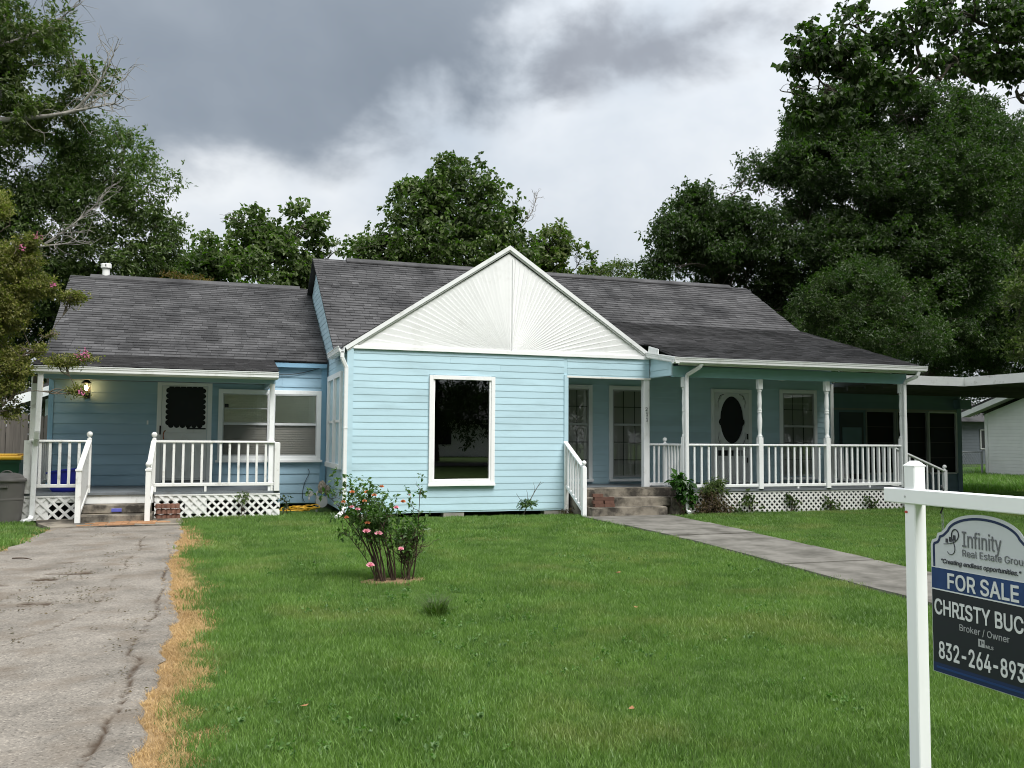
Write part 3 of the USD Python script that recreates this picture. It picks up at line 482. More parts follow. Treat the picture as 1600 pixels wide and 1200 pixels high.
# ---- addition on the left: wide lap boards
WD = (-0.975, 0.075, 0.36, 2.50); WW = (0.20, 2.285, 0.90, 2.37)
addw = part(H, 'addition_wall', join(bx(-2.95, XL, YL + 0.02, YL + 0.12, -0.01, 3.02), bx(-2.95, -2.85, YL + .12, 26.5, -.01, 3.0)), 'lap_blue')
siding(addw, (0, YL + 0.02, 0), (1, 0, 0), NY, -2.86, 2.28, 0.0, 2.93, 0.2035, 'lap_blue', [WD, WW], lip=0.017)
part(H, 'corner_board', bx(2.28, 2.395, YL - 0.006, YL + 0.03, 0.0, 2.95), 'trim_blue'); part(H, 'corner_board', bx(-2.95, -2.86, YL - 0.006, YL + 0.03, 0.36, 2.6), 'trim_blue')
w = part(H, 'double_window', join(casing(WW[0], WW[1], WW[2], WW[3], YL + 0.012, 0.085, 0.045, sill=False), bx(1.20, 1.31, YL - 0.03, YL + 0.012, 0.985, 2.285)), 'white_paint', label='wide white-framed double window with closed blinds')
part(w, 'sill', bx(0.16, 2.32, YL - 0.07, YL + 0.01, 0.86, 0.905), 'white_paint')
for a, b in ((0.285, 1.20), (1.31, 2.20)):
    c, d = 0.985, 2.285; mid = 1.655
    part(w, 'sash', join(bx(a, b, YL - .03, YL - .002, mid - .025, mid + .025), bx(a, a + .025, YL - .026, YL - .002, c, d), bx(b - .025, b, YL - .026, YL - .002, c, d), bx(a + .025, b - .025, YL - .026, YL - .002, c, c + .03), bx(a + .025, b - .025, YL - .026, YL - .002, d - .025, d)), 'alu')
    if a < 1: part(w, 'sash_bar', bx(a, b, YL - .02, YL - .004, 1.965, 1.98), 'alu')
    part(w, 'pane', bx(a, b, YL - .012, YL - .009, mid, d), 'glass'); part(w, 'insect_screen', bx(a, b, YL - .016, YL - .014, c, mid), 'insect')
    sl = []
    z = c + 0.01
    while z < d - 0.01:
        sl.append(hexa([(a, YL + 0.004, z), (b, YL + 0.004, z), (b, YL + .016, z + .046), (a, YL + .016, z + .046), (a, YL + .003, z + .002), (b, YL + .003, z + .002), (b, YL + .015, z + .048), (a, YL + .015, z + .048)])); z += 0.05
    sl += [bx(x - .004, x + .004, YL + .004, YL + .006, c, d) for x in (a + .12, b - .12)]
    sl.append(bx(a, b, YL + .0195, YL + .02, c, d))
    part(w, 'blind', join(*sl), 'blind', kind='stuff')
part(w, 'sticker', bx(.325, .40, YL - .016, YL - .0125, 1.99, 2.06), 'black')
# storm door with the scalloped window
dr = part(H, 'storm_door', casing(WD[0], WD[1], WD[2], WD[3], YL + 0.012, 0.085, 0.04, sill=False), 'white_paint', label='white storm door with a scallop-edged dark window')
x0, x1, z0, z1 = -0.885, -0.015, 0.44, 2.41
hx0, hx1, hz0, hz1 = x0 + .125, x1 - .085, 1.61, 2.37; sc = [sbox(hx0, hz0, hx1, hz1)]
for i in range(6): sc += [Point(hx0 + (hx1 - hx0) * (i + .5) / 6, z).buffer((hx1 - hx0) / 12, 8) for z in (hz0, hz1)]
for i in range(7): sc += [Point(x, hz0 + (hz1 - hz0) * (i + .5) / 7).buffer((hz1 - hz0) / 14, 8) for x in (hx0, hx1)]
sc = unary_union(sc).intersection(sbox(x0 + .03, z0, x1 - .03, z1 - .012))
part(dr, 'door_leaf', plate(sbox(x0, z0, x1, z1).difference(sc), (0, YL - 0.032, 0), (1, 0, 0), (0, 0, 1), (0, 1, 0), 0.03), 'door_white')
part(dr, 'window_screen', bx(x0 + .02, x1 - .02, YL, YL + .004, 1.3, z1 - .005), 'screen')
cxx = (x0 + x1) / 2
part(dr, 'crossbuck', join(*[beam(p, q, .012, .03, .003, (0, 1, 0)) for p, q in (((x0 + .1, YL - .037, .55), (x1 - .1, YL - .037, .55)), ((x0 + .1, YL - .037, 1.45), (x1 - .1, YL - .037, 1.45)), ((x0 + .1, YL - .037, 1.02), (cxx, YL - .037, 1.42)), ((cxx, YL - .037, 1.42), (x1 - .1, YL - .037, 1.02)), ((x1 - .1, YL - .037, 1.02), (cxx, YL - .037, .60)), ((cxx, YL - .037, .60), (x0 + .1, YL - .037, 1.02)))]), 'door_white')
part(dr, 'closer', tube([(cxx + .05, YL - .06, 1.545), (x1 - .02, YL - .05, 1.545)], .014, 8), 'black'); part(dr, 'hinge', bx(x0 - .035, x0 - .005, YL - .045, YL - .02, 1.42, 1.60), 'black'); part(dr, 'handle', tube(curve([(x0 + .08, YL - .035, 1.50), (x0 + .05, YL - .07, 1.46), (x0 + .045, YL - .07, 1.38), (x0 + .05, YL - .04, 1.33)], 10), .011, 6), 'rust')
part(dr, 'kick_plate', bx(x0 + .03, x1 - .03, YL - .036, YL - .032, .47, .50), 'dark_paint')
part(H, 'light_switch', bx(-1.16, -1.13, YL - .012, YL, 1.62, 1.70), 'white_paint')
# ---- roofs
SH = []           # every shingle: (roof path, area seen, verts, tone, material)
def shingles(roof, O, V, v1, rng, m, e=0.135, tw=0.305, seed=1):
    """Courses of tabs up the slope from O (eave); V unit up-slope; rng(v) -> (xa, xb)."""
    r = random.Random(seed); V = np.asarray(V, float); O = np.asarray(O, float); Nn = np.cross([1.0, 0, 0], V); k, v = 0, -0.02
    while v < v1 - 0.02:
        vt = min(v + e + 0.03, v1); a, b = rng(max(v + e * .4, 0.0)); x = a - r.random() * tw
        while x < b:
            wd = tw * r.choice((0.55, 0.8, 1.0, 1.0, 1.35)); xa, xb = max(x + .003, a), min(x + wd - .003, b); x += wd
            if xb - xa < 0.03: continue
            s = 0.005 * (r.random() - .5); h = 0.017 + 0.008 * r.random(); P = []
            for hh in (0, 1):
                for xx, vv, t in ((xa, v + s, h), (xb, v + s, h), (xb, vt, 0.006), (xa, vt, 0.006)):
                    P.append(O + np.array([1.0, 0, 0]) * xx + V * vv + Nn * (t if hh else -0.002))
            P = np.array(P); c = P.mean(0); d = CAM - c; area = (xb - xa) * e * max(0, (d @ Nn)) / np.linalg.norm(d) ** 3
            tn = r.choice((0.74, 0.86, 0.95, 1.0, 1.06, 1.2)) * (0.93 + .14 * r.random())
            SH.append((roof, area, P, tn, m))
        v += e; k += 1
def slope_vec(dy, dz): return np.array([0, dy, dz]) / math.hypot(dy, dz)
def slab_yz(x0, x1, p, q, t=0.03, drop=0.012):
    """A roof slab from (y, z) p up to q."""
    return hexa([(x0, p[0], p[1] - t), (x1, p[0], p[1] - t), (x1, q[0], q[1] - t), (x0, q[0], q[1] - t), (x0, p[0], p[1] - .001), (x1, p[0], p[1] - .001), (x1, q[0], q[1] - .001), (x0, q[0], q[1] - .001)])
RY, RZ = 21.85, 5.71
# main block, left of the gable
V = slope_vec(RY - 17.60, RZ - 3.055); Lm = math.hypot(RY - 17.60, RZ - 3.055)
def zmain(y): return RZ - (RY - y) * 0.6247
roofA = part(H, 'roof', slab_yz(2.30, 5.9, (17.60, 3.055), (RY, RZ)), 'felt')
shingles(roofA, (0, 17.60, 3.055), V, Lm, lambda v: (2.30, min(6.0, 5.52 + (17.60 + v * V[1] - 20.93) * 0.97 + .3)), 'shingle', seed=3)
KY, KZ = 19.46, 4.20
Vr = slope_vec(RY - KY, RZ - KZ); Lr = math.hypot(RY - KY, RZ - KZ)
roofB = part(H, 'roof', slab_yz(5.9, 14.46, (KY, KZ), (RY, RZ)), 'felt')
shingles(roofB, (0, KY, KZ), Vr, Lr, lambda v: (5.95, 14.48), 'shingle', seed=4)
EY, EZ = 15.33, 2.985
Vp = slope_vec(KY - EY, KZ - EZ); Lp = math.hypot(KY - EY, KZ - EZ)
def pl(v):
    y, z = EY + v * Vp[1], EZ + v * Vp[2]
    return (8.60 if y < 16.5 else max(6.0, 5.52 + (5.09 - z) / 0.665 - .05), 14.5)
roofC = part(H, 'roof', join(slab_yz(8.6, 14.48, (EY, EZ), (KY, KZ)), slab_yz(6.6, 8.6, (16.6, EZ + (16.6 - EY) * .294), (KY, KZ))), 'felt')
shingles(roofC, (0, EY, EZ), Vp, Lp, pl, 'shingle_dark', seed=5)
# wing gable roof, two slopes running back into the main roof
for s in (-1, 1):
    xe, ze = (2.30, 3.00) if s < 0 else (8.62, 3.07)
    roofW = part(H, 'roof', hexa([(xe, 16.43, ze + .02), (xe, 18.3, ze + .02), (5.52, 21.0, 5.09), (5.52, 16.43, 5.09), (xe, 16.43, ze + .055), (xe, 18.3, ze + .055), (5.52, 21.0, 5.135), (5.52, 16.43, 5.135)]), 'felt', label='steep roof over the front gable')
# back slopes, seen only from the side
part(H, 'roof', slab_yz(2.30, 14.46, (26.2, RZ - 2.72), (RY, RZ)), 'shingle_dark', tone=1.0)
# addition: upper slope and the flatter porch slope below it
AY, AZ, BY, BZ = 23.4, 5.20, 19.3, 2.985
Va = slope_vec(AY - BY, AZ - BZ); La = math.hypot(AY - BY, AZ - BZ)
def al(v): return (-3.03 - 0.16 * v / La, 2.395)
roofD = part(H, 'roof', hexa([(-3.0, BY, BZ - .03), (2.39, BY, BZ - .03), (2.39, AY, AZ - .03), (-3.15, AY, AZ - .03), (-3.0, BY, BZ - .001), (2.39, BY, BZ - .001), (2.39, AY, AZ - .001), (-3.15, AY, AZ - .001)]), 'felt')
shingles(roofD, (0, BY, BZ), Va, La, al, 'shingle', seed=6)
CY, CZ = 16.93, 2.595
Vc = slope_vec(BY - CY, BZ - CZ); Lc = math.hypot(BY - CY, BZ - CZ)
roofE = part(H, 'roof', hexa([(-2.83, CY, CZ - .03), (1.2, CY, CZ - .03), (1.25, BY, BZ - .03), (-3.0, BY, BZ - .03), (-2.83, CY, CZ - .001), (1.2, CY, CZ - .001), (1.25, BY, BZ - .001), (-3.0, BY, BZ - .001)]), 'felt')
shingles(roofE, (0, CY, CZ), Vc, Lc, lambda v: (-2.85 - 0.18 * v / Lc, 1.22 + 0.05 * v / Lc), 'shingle', seed=7)
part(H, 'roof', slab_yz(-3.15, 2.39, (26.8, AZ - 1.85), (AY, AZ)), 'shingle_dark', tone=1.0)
SH.sort(key=lambda s: -s[1])
for roof, _, P, tn, m in SH[:300]:
    part(roof, 'shingle', (P, QT), m, tone=tn)
rest = {}
for roof, _, P, tn, m in SH[300:]: rest.setdefault((roof, m), []).append((P, tn))
for (roof, m), L in rest.items():
    part(roof, 'shingle_field', (np.vstack([p for p, _ in L]), np.vstack([QT + 8 * i for i in range(len(L))])), m, kind='stuff', tone=np.repeat([t for _, t in L], 8))
# ridge vents, raised and with a shadow gap
for x0, x1, y, z in ((3.1, 13.9, RY, RZ), (-2.75, 2.15, AY, AZ)):
    v = part(H, 'ridge_vent', join(hexa([(x0, y - .17, z - .075), (x1, y - .17, z - .075), (x1, y, z + .035), (x0, y, z + .035), (x0, y - .17, z - .045), (x1, y - .17, z - .045), (x1, y, z + .065), (x0, y, z + .065)]), hexa([(x0, y, z + .035), (x1, y, z + .035), (x1, y + .17, z - .075), (x0, y + .17, z - .075), (x0, y, z + .065), (x1, y, z + .065), (x1, y + .17, z - .045), (x0, y + .17, z - .045)])), 'shingle', tone=1.05)
    part(v, 'vent_gap', bx(x0 + .01, x1 - .01, y - .14, y + .14, z - .11, z - .06), 'black')
vp = part(H, 'vent_pipe', lathe(-2.42, 23.45, [(0.085, 5.05), (0.085, 5.42), (0.07, 5.43)], 16), 'white_worn', smooth=40, label='white metal flue pipe with a cap on the left roof')
part(vp, 'cap', lathe(-2.42, 23.45, [(0.07, 5.43), (0.115, 5.43), (0.12, 5.435), (0.12, 5.53), (0.11, 5.54), (0.0, 5.545)], 16), 'white_worn', smooth=40); part(vp, 'cap_slot', bx(-2.43, -2.41, 23.325, 23.335, 5.46, 5.52), 'black')

# ---- gutters, fascias, downspouts
GP = [(0, 0), (0.085, 0), (0.095, 0.03), (0.118, 0.075), (0.118, 0.10), (0.127, 0.105), (0.127, 0.118), (0.110, 0.118), (0.108, 0.020), (0.012, 0.012), (0.012, 0.115), (0, 0.115)]
def gutter(A, B, out, label=None): return part(H, 'gutter', extrude_path(GP, A, B, out), 'white_metal', label=label)
gutter((8.46, 15.33, 2.855), (14.56, 15.33, 2.868), (0, -1, 0), 'long white gutter along the right porch eave')
gutter((-2.85, CY + .01, CZ - .145), (1.21, CY + .01, CZ - .145), (0, -1, 0), 'white gutter along the left porch eave')
gutter((XL - .08, 16.36, 2.93), (XL - .08, 17.95, 2.93), (-1, 0, 0), 'short gutter down the left side of the gabled wing')
part(H, 'gutter', extrude_path(GP, (8.575, 16.42, 3.05), (8.575, 15.215, 2.855), (-1, 0, 0)), 'white_metal', label='short sloping gutter running from the gable corner to the porch')
part(H, 'splash_guard', hexa([(8.47, 16.35, 3.13), (8.47, 15.9, 3.06), (8.49, 15.9, 3.06), (8.49, 16.35, 3.13), (8.47, 16.30, 3.28), (8.47, 15.9, 3.185), (8.49, 15.9, 3.185), (8.49, 16.30, 3.28)]), 'white_metal')
part(H, 'fascia', bx(8.62, 14.46, 15.335, 15.36, 2.83, 2.965), 'white_paint'); part(H, 'fascia', bx(-2.83, 1.2, CY + .015, CY + .04, CZ - .16, CZ - .012), 'white_paint')
part(H, 'fascia', bx(1.26, 2.38, YL - .10, YL - .08, BZ - .13, BZ - .04), 'trim_blue'); part(H, 'soffit', bx(1.26, 2.38, YL - .08, YL + .02, BZ - .11, BZ - .095), 'trim_blue')
def spout(pts, w=0.075, d=0.055, label=None):
    ms = [beam(p, q, w, d, .012, (0, -1, 0) if abs(np.array(q) - p)[2] > .3 * np.linalg.norm(np.array(q) - p) else (0, 0, 1)) for p, q in zip(pts, pts[1:])]
    return part(H, 'downspout', join(*ms), 'white_metal', label=label)
s = spout([(XL - .12, 16.39, 2.95), (XL - .12, 16.39, 2.84), (XL - .035, 16.42, 2.66), (XL - .035, 16.42, 0.12), (XL - .06, 16.38, 0.05), (XL - .20, 16.20, -0.04)], .07, .06, 'white downspout at the left corner of the gabled wing')
part(s, 'strap', bx(XL - .075, XL + .005, 16.385, 16.392, 1.55, 1.57), 'white_metal')
spout([(-2.70, CY - .03, CZ - .14), (-2.72, CY - .03, 1.45), (-2.735, CY + .02, 1.33), (-2.76, YD - .16, 1.22), (-2.78, YD - .16, 0.02), (-2.80, YD - .2, -0.03), (-2.9, YD - .33, -0.06)], .085, .06, 'white downspout in front of the left porch railing')
spout([(9.08, 15.26, 2.87), (9.06, 15.30, 2.80), (8.90, YP - .10, 2.66), (8.885, YP - .095, 2.55), (8.885, YP - .095, 0.02), (8.88, YP - .2, -0.03)], .075, .055, 'white downspout on the porch post beside the steps')
spout([(14.36, 15.26, 2.87), (14.34, 15.28, 2.78), (14.24, YP - .10, 2.68), (14.19, YP - .10, 2.6), (14.19, YP - .10, 0.02)], .075, .055, 'white downspout on the last porch post at the right')

# ---- right porch
dk = part(H, 'porch_deck', join(bx(8.93, 14.28, YP - .03, YB + .02, 0.365, 0.405), bx(6.765, 8.93, YF + .0, YB + .02, 0.365, 0.405)), 'deck_grey')
part(H, 'deck_rim', join(bx(8.95, 14.26, YP + .03, YP + .07, 0.25, 0.365), bx(8.95, 8.99, YP + .07, YF + .02, .25, .365), bx(6.77, 8.95, YF + .02, YF + .06, 0.0, 0.365)), 'dark_paint')
part(H, 'porch_beam', bx(8.62, 14.30, YP - .04, YP + .06, 2.62, 2.83), 'beam_blue')
part(H, 'porch_beam', plate(Polygon([(YP - .04, 2.64), (YF + .01, 2.64), (YF + .01, 3.05), (YP - .04, 2.90)]), (8.59, 0, 0), (0, 1, 0), (0, 0, 1), (1, 0, 0), .03), 'vinyl_blue')
bw = part(H, 'corner_board', bx(8.574, 8.59, YP - .045, YP + .10, 2.645, 2.88), 'vinyl_blue')
for k in range(2): part(bw, 'siding_board', hexa([(8.59 - .014, YP + .1, 2.65 + .127 * k), (8.59, YP + .1, 2.65 + .127 * k), (8.59, YF, 2.65 + .127 * k), (8.59 - .014, YF, 2.65 + .127 * k), (8.586, YP + .1, 2.775 + .127 * k), (8.59, YP + .1, 2.775 + .127 * k), (8.59, YF, 2.775 + .127 * k), (8.586, YF, 2.775 + .127 * k)]), 'vinyl_blue')
part(H, 'porch_ceiling', join(bx(6.765, 14.3, YF + .16, YB + .02, 2.80, 2.83), bx(8.62, 14.3, YP + .06, YF + .16, 2.80, 2.83)), 'ceiling')
part(H, 'porch_light', lathe(12.1, 16.9, [(0.0, 2.70), (.10, 2.72), (.13, 2.76), (.13, 2.80)], 16), 'white_paint', smooth=40)
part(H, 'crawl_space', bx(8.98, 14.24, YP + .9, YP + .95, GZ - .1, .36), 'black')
def turned(x, y, z0, z1, label=None):
    """A porch post: square foot and head with a turned shaft between."""
    a, b = 1.44, 2.42
    p = part(H, 'porch_post', post(x, y, z0, a, .105, .008), 'white_paint', label=label); part(p, 'head_block', post(x, y, b, z1, .105, .008), 'white_paint')
    pr = [(.044, a), (.050, a + .015), (.050, a + .04), (.034, a + .06), (.036, a + .10), (.046, a + .25), (.049, a + .36), (.040, a + .47), (.035, a + .49), (.047, a + .505), (.047, a + .53), (.040, a + .54), (.047, a + .55), (.047, a + .575), (.036, a + .59), (.042, a + .63), (.048, a + .70), (.040, a + .84), (.034, a + .92), (.046, a + .935), (.046, a + .955), (.038, b)]
    part(p, 'turned_shaft', lathe(x, y, pr, 16), 'white_paint', smooth=50); return p
turned(8.885, YP, .405, 2.62); turned(10.615, YP, .405, 2.62); turned(12.25, YP, .405, 2.62); turned(14.185, YP, .405, 2.62)
num = part(H, 'entry_post', post(8.505, YF + .07, .405, 2.605, .13, .006), 'white_paint', label='square white post by the steps carrying the house number')
for k, ch in enumerate('211'):
    t = meshkit.text_mesh(ch, 0.075, 0.004, False); v = np.array(t.vertices); v[:, 0] -= v[:, 0].mean()
    part(num, 'digit', (np.stack([8.50 + v[:, 0], YF + .005 - v[:, 2] - .002, 1.965 - .105 * k + v[:, 1]], 1), np.array(t.faces)), 'ink_dark')
def railing(A, B, zt, zb, n, label=None, w=.036, tail=None, m='white_paint', feet=(), zd=.405, skip=()):
    """Rails from A to B (x, y) with n balusters between. zt, zb: heights of the rails at A (and at B)."""
    A, B = np.array(A, float), np.array(B, float); zt, zb = np.broadcast_to(zt, 2), np.broadcast_to(zb, 2)
    P = lambda t, z: np.array([*(A + (B - A) * t), z[0] + (z[1] - z[0]) * t])
    ms = [beam(P(0, zt), P(1, zt), .085, .04, .008), beam(P(0, zb), P(1, zb), .045, .06, .006)]
    for t in feet: q = P(t, zb); ms.append(bx(q[0] - .02, q[0] + .02, q[1] - .02, q[1] + .02, zd, q[2] - .03))
    r = part(H, 'railing', join(*ms), m, label=label)
    for k in range(n):
        if k in skip: continue
        t = (k + 1) / (n + 1); a, b = P(t, zb), P(t, zt); part(r, 'baluster', beam(a + (0, 0, .028), b - (0, 0, .018), w, w, .004, (0, 1, 0)), m)
    return r
railing((8.94, YP), (10.56, YP), 1.285, .475, 9, 'porch railing in front of the screen door', feet=(.5,))
railing((10.67, YP), (12.20, YP), 1.285, .475, 9, 'middle stretch of the right porch railing', feet=(.55,))
railing((12.31, YP), (14.13, YP), 1.285, .475, 12, 'last stretch of the right porch railing', feet=(.55,))
railing((8.57, YF + .02), (8.89, YF + .02), 1.285, .475, 2, 'short porch railing right of the numbered post')
railing((8.93, YF - .03), (8.905, YP + .05), 1.285, .475, 5, 'short porch railing running back from the corner post')
def finial(x, y, z, r=.042, m='white_paint', parent=None, sq=None):
    return part(parent or H, 'ball_finial', lathe(x, y, [(r * .75, z), (r * .75, z + .012), (r * .45, z + .02), (r * .45, z + .035)] + [(r * math.sin(t), z + .035 + r * .92 - r * math.cos(t)) for t in np.linspace(.42, math.pi, 9)], 14), m, smooth=60)
def newel(x, y, z0, z1, w=.09, m='white_paint', label=None, r=.045):
    p = part(H, 'newel_post', post(x, y, z0, z1, w, .006), m, label=label); finial(x, y, z1, r, m, p); return p
newel(8.925, YF + .02, .405, 1.31, .075)
newel(14.10, YB - .15, .405, 1.30, .08)
railing((14.16, YP + .06), (14.16, YB - .2), 1.285, .475, 12, 'railing across the far end of the right porch')
# hand rail and post at the left of the front steps
newel(6.72, 15.55, GZ, .86, .085, label='white newel post with a ball at the foot of the front steps'); part(H, 'newel_post', post(6.70, 16.38, GZ, 1.30, .075), 'white_worn')
railing((6.70, 16.43), (6.72, 15.58), (1.32, .86), (.50, .03), 6, 'sloping white hand rail left of the front steps')
# rail down the steps at the right end of the porch
newel(15.72, 16.0, GZ, .74, .085, label='white newel post with a ball at the foot of the right end steps')
railing((14.25, 15.99), (15.70, 15.99), (1.26, .72), (.42, -.02), 8, 'sloping white hand rail at the right end of the porch')
part(H, 'end_steps', join(bx(14.3, 14.7, 16.05, 17.4, GZ - .05, .26), bx(14.7, 15.1, 16.05, 17.4, GZ - .05, .10)), 'concrete')

def lattice(x0, x1, z0, z1, y, pitch, w, label, m='white_worn', ydir=(1, 0, 0), O=None):
    """Two layers of diagonal slats in a frame along ydir from O."""
    U = np.array(ydir, float); O = np.array((0, y, 0) if O is None else O, float); Nn = np.array([U[1], -U[0], 0.0]); Nn = Nn if Nn[1] < 0 or Nn[0] < 0 else -Nn
    fr = part(H, 'lattice', join(*[hexa([O + U * u + np.array([0, 0, z]) + Nn * n for n, uu in ((-.002, 0), (.008, 0)) for u, z in ((x0, a), (x1, a), (x1, b), (x0, b))]) for a, b in ((z1 - .025, z1),)]), m, label=label)
    clip = sbox(x0, z0, x1, z1 - .01)
    for s in (1, -1):
        k = x0 - (z1 - z0) - pitch
        while k < x1 + (z1 - z0) + pitch:
            a = (k, z0 - .02) if s > 0 else (k + (z1 - z0) + .04, z0 - .02); b = (k + (z1 - z0) + .04, z1 + .02) if s > 0 else (k, z1 + .02)
            g = LineString([a, b]).buffer(w / 2, cap_style=2).intersection(clip); k += pitch * (0.985 + .03 * R.random())
            if g.is_empty or g.area < w * .03: continue
            part(fr, 'lattice_slat', plate(g, O + Nn * (-.008 if s > 0 else -.001), U, (0, 0, 1), Nn, .006), m)
    return fr
lattice(8.96, 14.22, -.07, .355, YP - .005, .118, .034, 'white lattice skirt along the right porch')
lattice(0, .72, -.07, .355, 0, .118, .034, 'short lattice skirt beside the front steps', ydir=(0, 1, 0), O=(8.945, 15.66, 0))

# ---- front steps (concrete) beside the right porch
stp = thing('front_steps', 'cracked stained concrete steps rising to the recess at the right porch', 'steps', (7.6, 16.0, GZ))
for x0, x1, ya, yb, z0, z1 in ((6.80, 8.36, 15.34, 16.44, GZ - .05, .105), (6.80, 8.60, 15.66, 16.44, .105, .268), (6.80, 8.90, 15.98, 16.44, .268, .425)):
    m = trimesh.creation.box((x1 - x0, yb - ya, z1 - z0)); m.apply_translation(((x0 + x1) / 2, (ya + yb) / 2, (z0 + z1) / 2))
    for _ in range(4): m = m.subdivide()
    v = np.array(m.vertices); nz = (meshkit.fbm(v * 7, 4, 3) - .5); ed = (np.abs(v[:, 1] - ya) < .04) & (np.abs(v[:, 2] - z1) < .03)
    v[:, 1] += (nz * .03) * (v[:, 1] < yb - .01); v[:, 2] += nz * .012 * (v[:, 2] > z0 + .01) - ed * np.clip(nz * .12, 0, .03)
    part(stp, 'step', (v, np.array(m.faces)), 'concrete', smooth=35)
part(stp, 'side_block', bx(8.61, 8.90, 15.62, 15.975, GZ - .05, .262), 'concrete')

# ---- left porch
part(H, 'porch_deck', join(bx(-2.98, 1.30, YD - .04, YL + .02, .355, .395)), 'deck_grey', label='grey painted deck of the left porch')
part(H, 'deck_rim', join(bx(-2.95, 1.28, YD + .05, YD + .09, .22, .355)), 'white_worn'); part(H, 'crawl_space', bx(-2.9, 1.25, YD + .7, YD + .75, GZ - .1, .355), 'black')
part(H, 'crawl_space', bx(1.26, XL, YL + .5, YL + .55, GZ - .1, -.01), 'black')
part(H, 'porch_beam', bx(-2.74, 1.18, YD - .03, YD + .06, 2.375, 2.47), 'lap_blue'); part(H, 'porch_beam', bx(1.09, 1.18, YD + .06, YL + .02, 2.375, 2.47), 'lap_blue')
part(H, 'end_cheek', plate(Polygon([(CY + .1, 2.47), (YL, 2.47), (YL, 2.93), (CY + .1, 2.56)]), (1.15, 0, 0), (0, 1, 0), (0, 0, 1), (1, 0, 0), .03), 'lap_blue')
part(H, 'porch_ceiling', bx(-2.9, 1.15, YD + .06, YL + .02, 2.475, 2.5), 'ceiling')
part(H, 'porch_post', post(-2.84, YD + .02, .395, 2.4, .09), 'white_worn'); part(H, 'porch_post', post(1.125, YD + .02, .395, 2.375, .09), 'white_paint', label='plain white post at the right end of the left porch')
part(H, 'eave_block', bx(-2.86, -2.72, YD - .03, YD + .06, 2.28, 2.43), 'grey_wood')
part(H, 'newel_post', post(-2.90, YD - .02, .395, 1.30, .105), 'white_worn'); part(H, 'newel_post', post(1.235, YD - .02, .395, 1.28, .10), 'white_worn')
newel(-1.945, YD + .0, .395, 1.33, .07, 'white_worn', r=.05); newel(-.895, YD + .0, .395, 1.33, .07, 'white_worn', r=.05)
railing((-2.86, YD - .02), (-1.95, YD - .02), 1.29, .52, 5, 'short railing at the left end of the left porch', m='white_worn', w=.045, feet=(.03,), zd=.395)
railing((-.88, YD - .02), (1.19, YD - .02), 1.29, .52, 12, 'railing in front of the storm door and the blinds', m='white_worn', w=.042, feet=(.42, .01, .98), zd=.395)
railing((1.235, YD), (1.235, YL - .02), 1.27, .52, 8, 'railing across the right end of the left porch', m='white_worn', w=.04)
railing((-2.90, YD), (-2.90, YL - .02), 1.27, .52, 9, 'railing across the left end of the left porch', m='white_worn', w=.04)
lattice(-2.96, -1.98, -.07, .35, YD - .045, .19, .044, 'coarse white lattice left of the left steps'); lattice(-.86, 1.30, -.07, .35, YD - .045, .155, .04, 'coarse white lattice right of the left steps')
for q in ((-2.96, -2.0, .235, .35), (-.86, 1.29, .235, .35), (-2.96, -2.55, -.06, .235), (-.35, .02, 0.0, .235), (1.06, 1.29, -.06, .06)): part(H, 'lattice_backing', bx(q[0], q[1], YD - .03, YD - .01, q[2], q[3]), 'white_worn')
for x, xt, lab in ((-2.0, -1.95, 'sloping hand rail left of the left porch steps'), (-.93, -.90, 'sloping hand rail right of the left porch steps')):
    y0 = 16.42
    p = part(H, 'newel_post', beam((x, y0, GZ), (x, y0, .80), .085, .085, .006), 'white_worn', label=None)
    railing((xt, YD - .03), (x, y0 - .03), (1.29, .80), (.45, .02), 0, lab, m='white_worn')
    part(p, 'cap', bx(x - .052, x + .052, y0 - .052, y0 + .052, .80, .83), 'white_worn')
    part(H, 'rail_board', hexa([(x - .012, y0, .10), (x + .012, y0, .10), (xt + .012, YD - .03, .42), (xt - .012, YD - .03, .42), (x - .012, y0, .74), (x + .012, y0, .74), (xt + .012, YD - .03, 1.24), (xt - .012, YD - .03, 1.24)]) if x < -1.5 else hexa([(x - .012, y0, .10), (x + .012, y0, .10), (xt + .012, YD - .03, .42), (xt - .012, YD - .03, .42), (x - .012, y0, .18), (x + .012, y0, .18), (xt + .012, YD - .03, .5), (xt - .012, YD - .03, .5)]), 'white_worn')
    if x > -1.5: finial(x, y0, .83, .05, 'white_worn', p)
ls = thing('side_steps', 'dark stained concrete steps up to the left porch', 'steps', (-1.4, 16.9, GZ))
for x0, x1, ya, yb, z0, z1 in ((-2.05, -.86, 16.50, 17.25, GZ - .05, .055), (-1.98, -.9, 16.80, 17.25, .055, .205)):
    part(ls, 'step', join(beam((x0, (ya + yb) / 2, (z0 + z1) / 2), (x1, (ya + yb) / 2, (z0 + z1) / 2), yb - ya, z1 - z0, .018)), 'concrete')
part(ls, 'riser_board', bx(-1.98, -.88, YD - .01, YD + .03, .205, .35), 'white_worn')
mat('muntin2', (0.10, 0.085, 0.085), 0.6, 0.1); mat('carport_under', (0.10, 0.10, 0.095), 0.8, 0.2); mat('white_vinyl2', (0.82, 0.83, 0.83), 0.32, 0.015, 4, dirt=(0.62, 0.61, 0.57), dscale=5, damt=(0.66, 0.9), spec=0.45); mat('ink_grey2', (0.34, 0.35, 0.36), 0.4, 0.04)
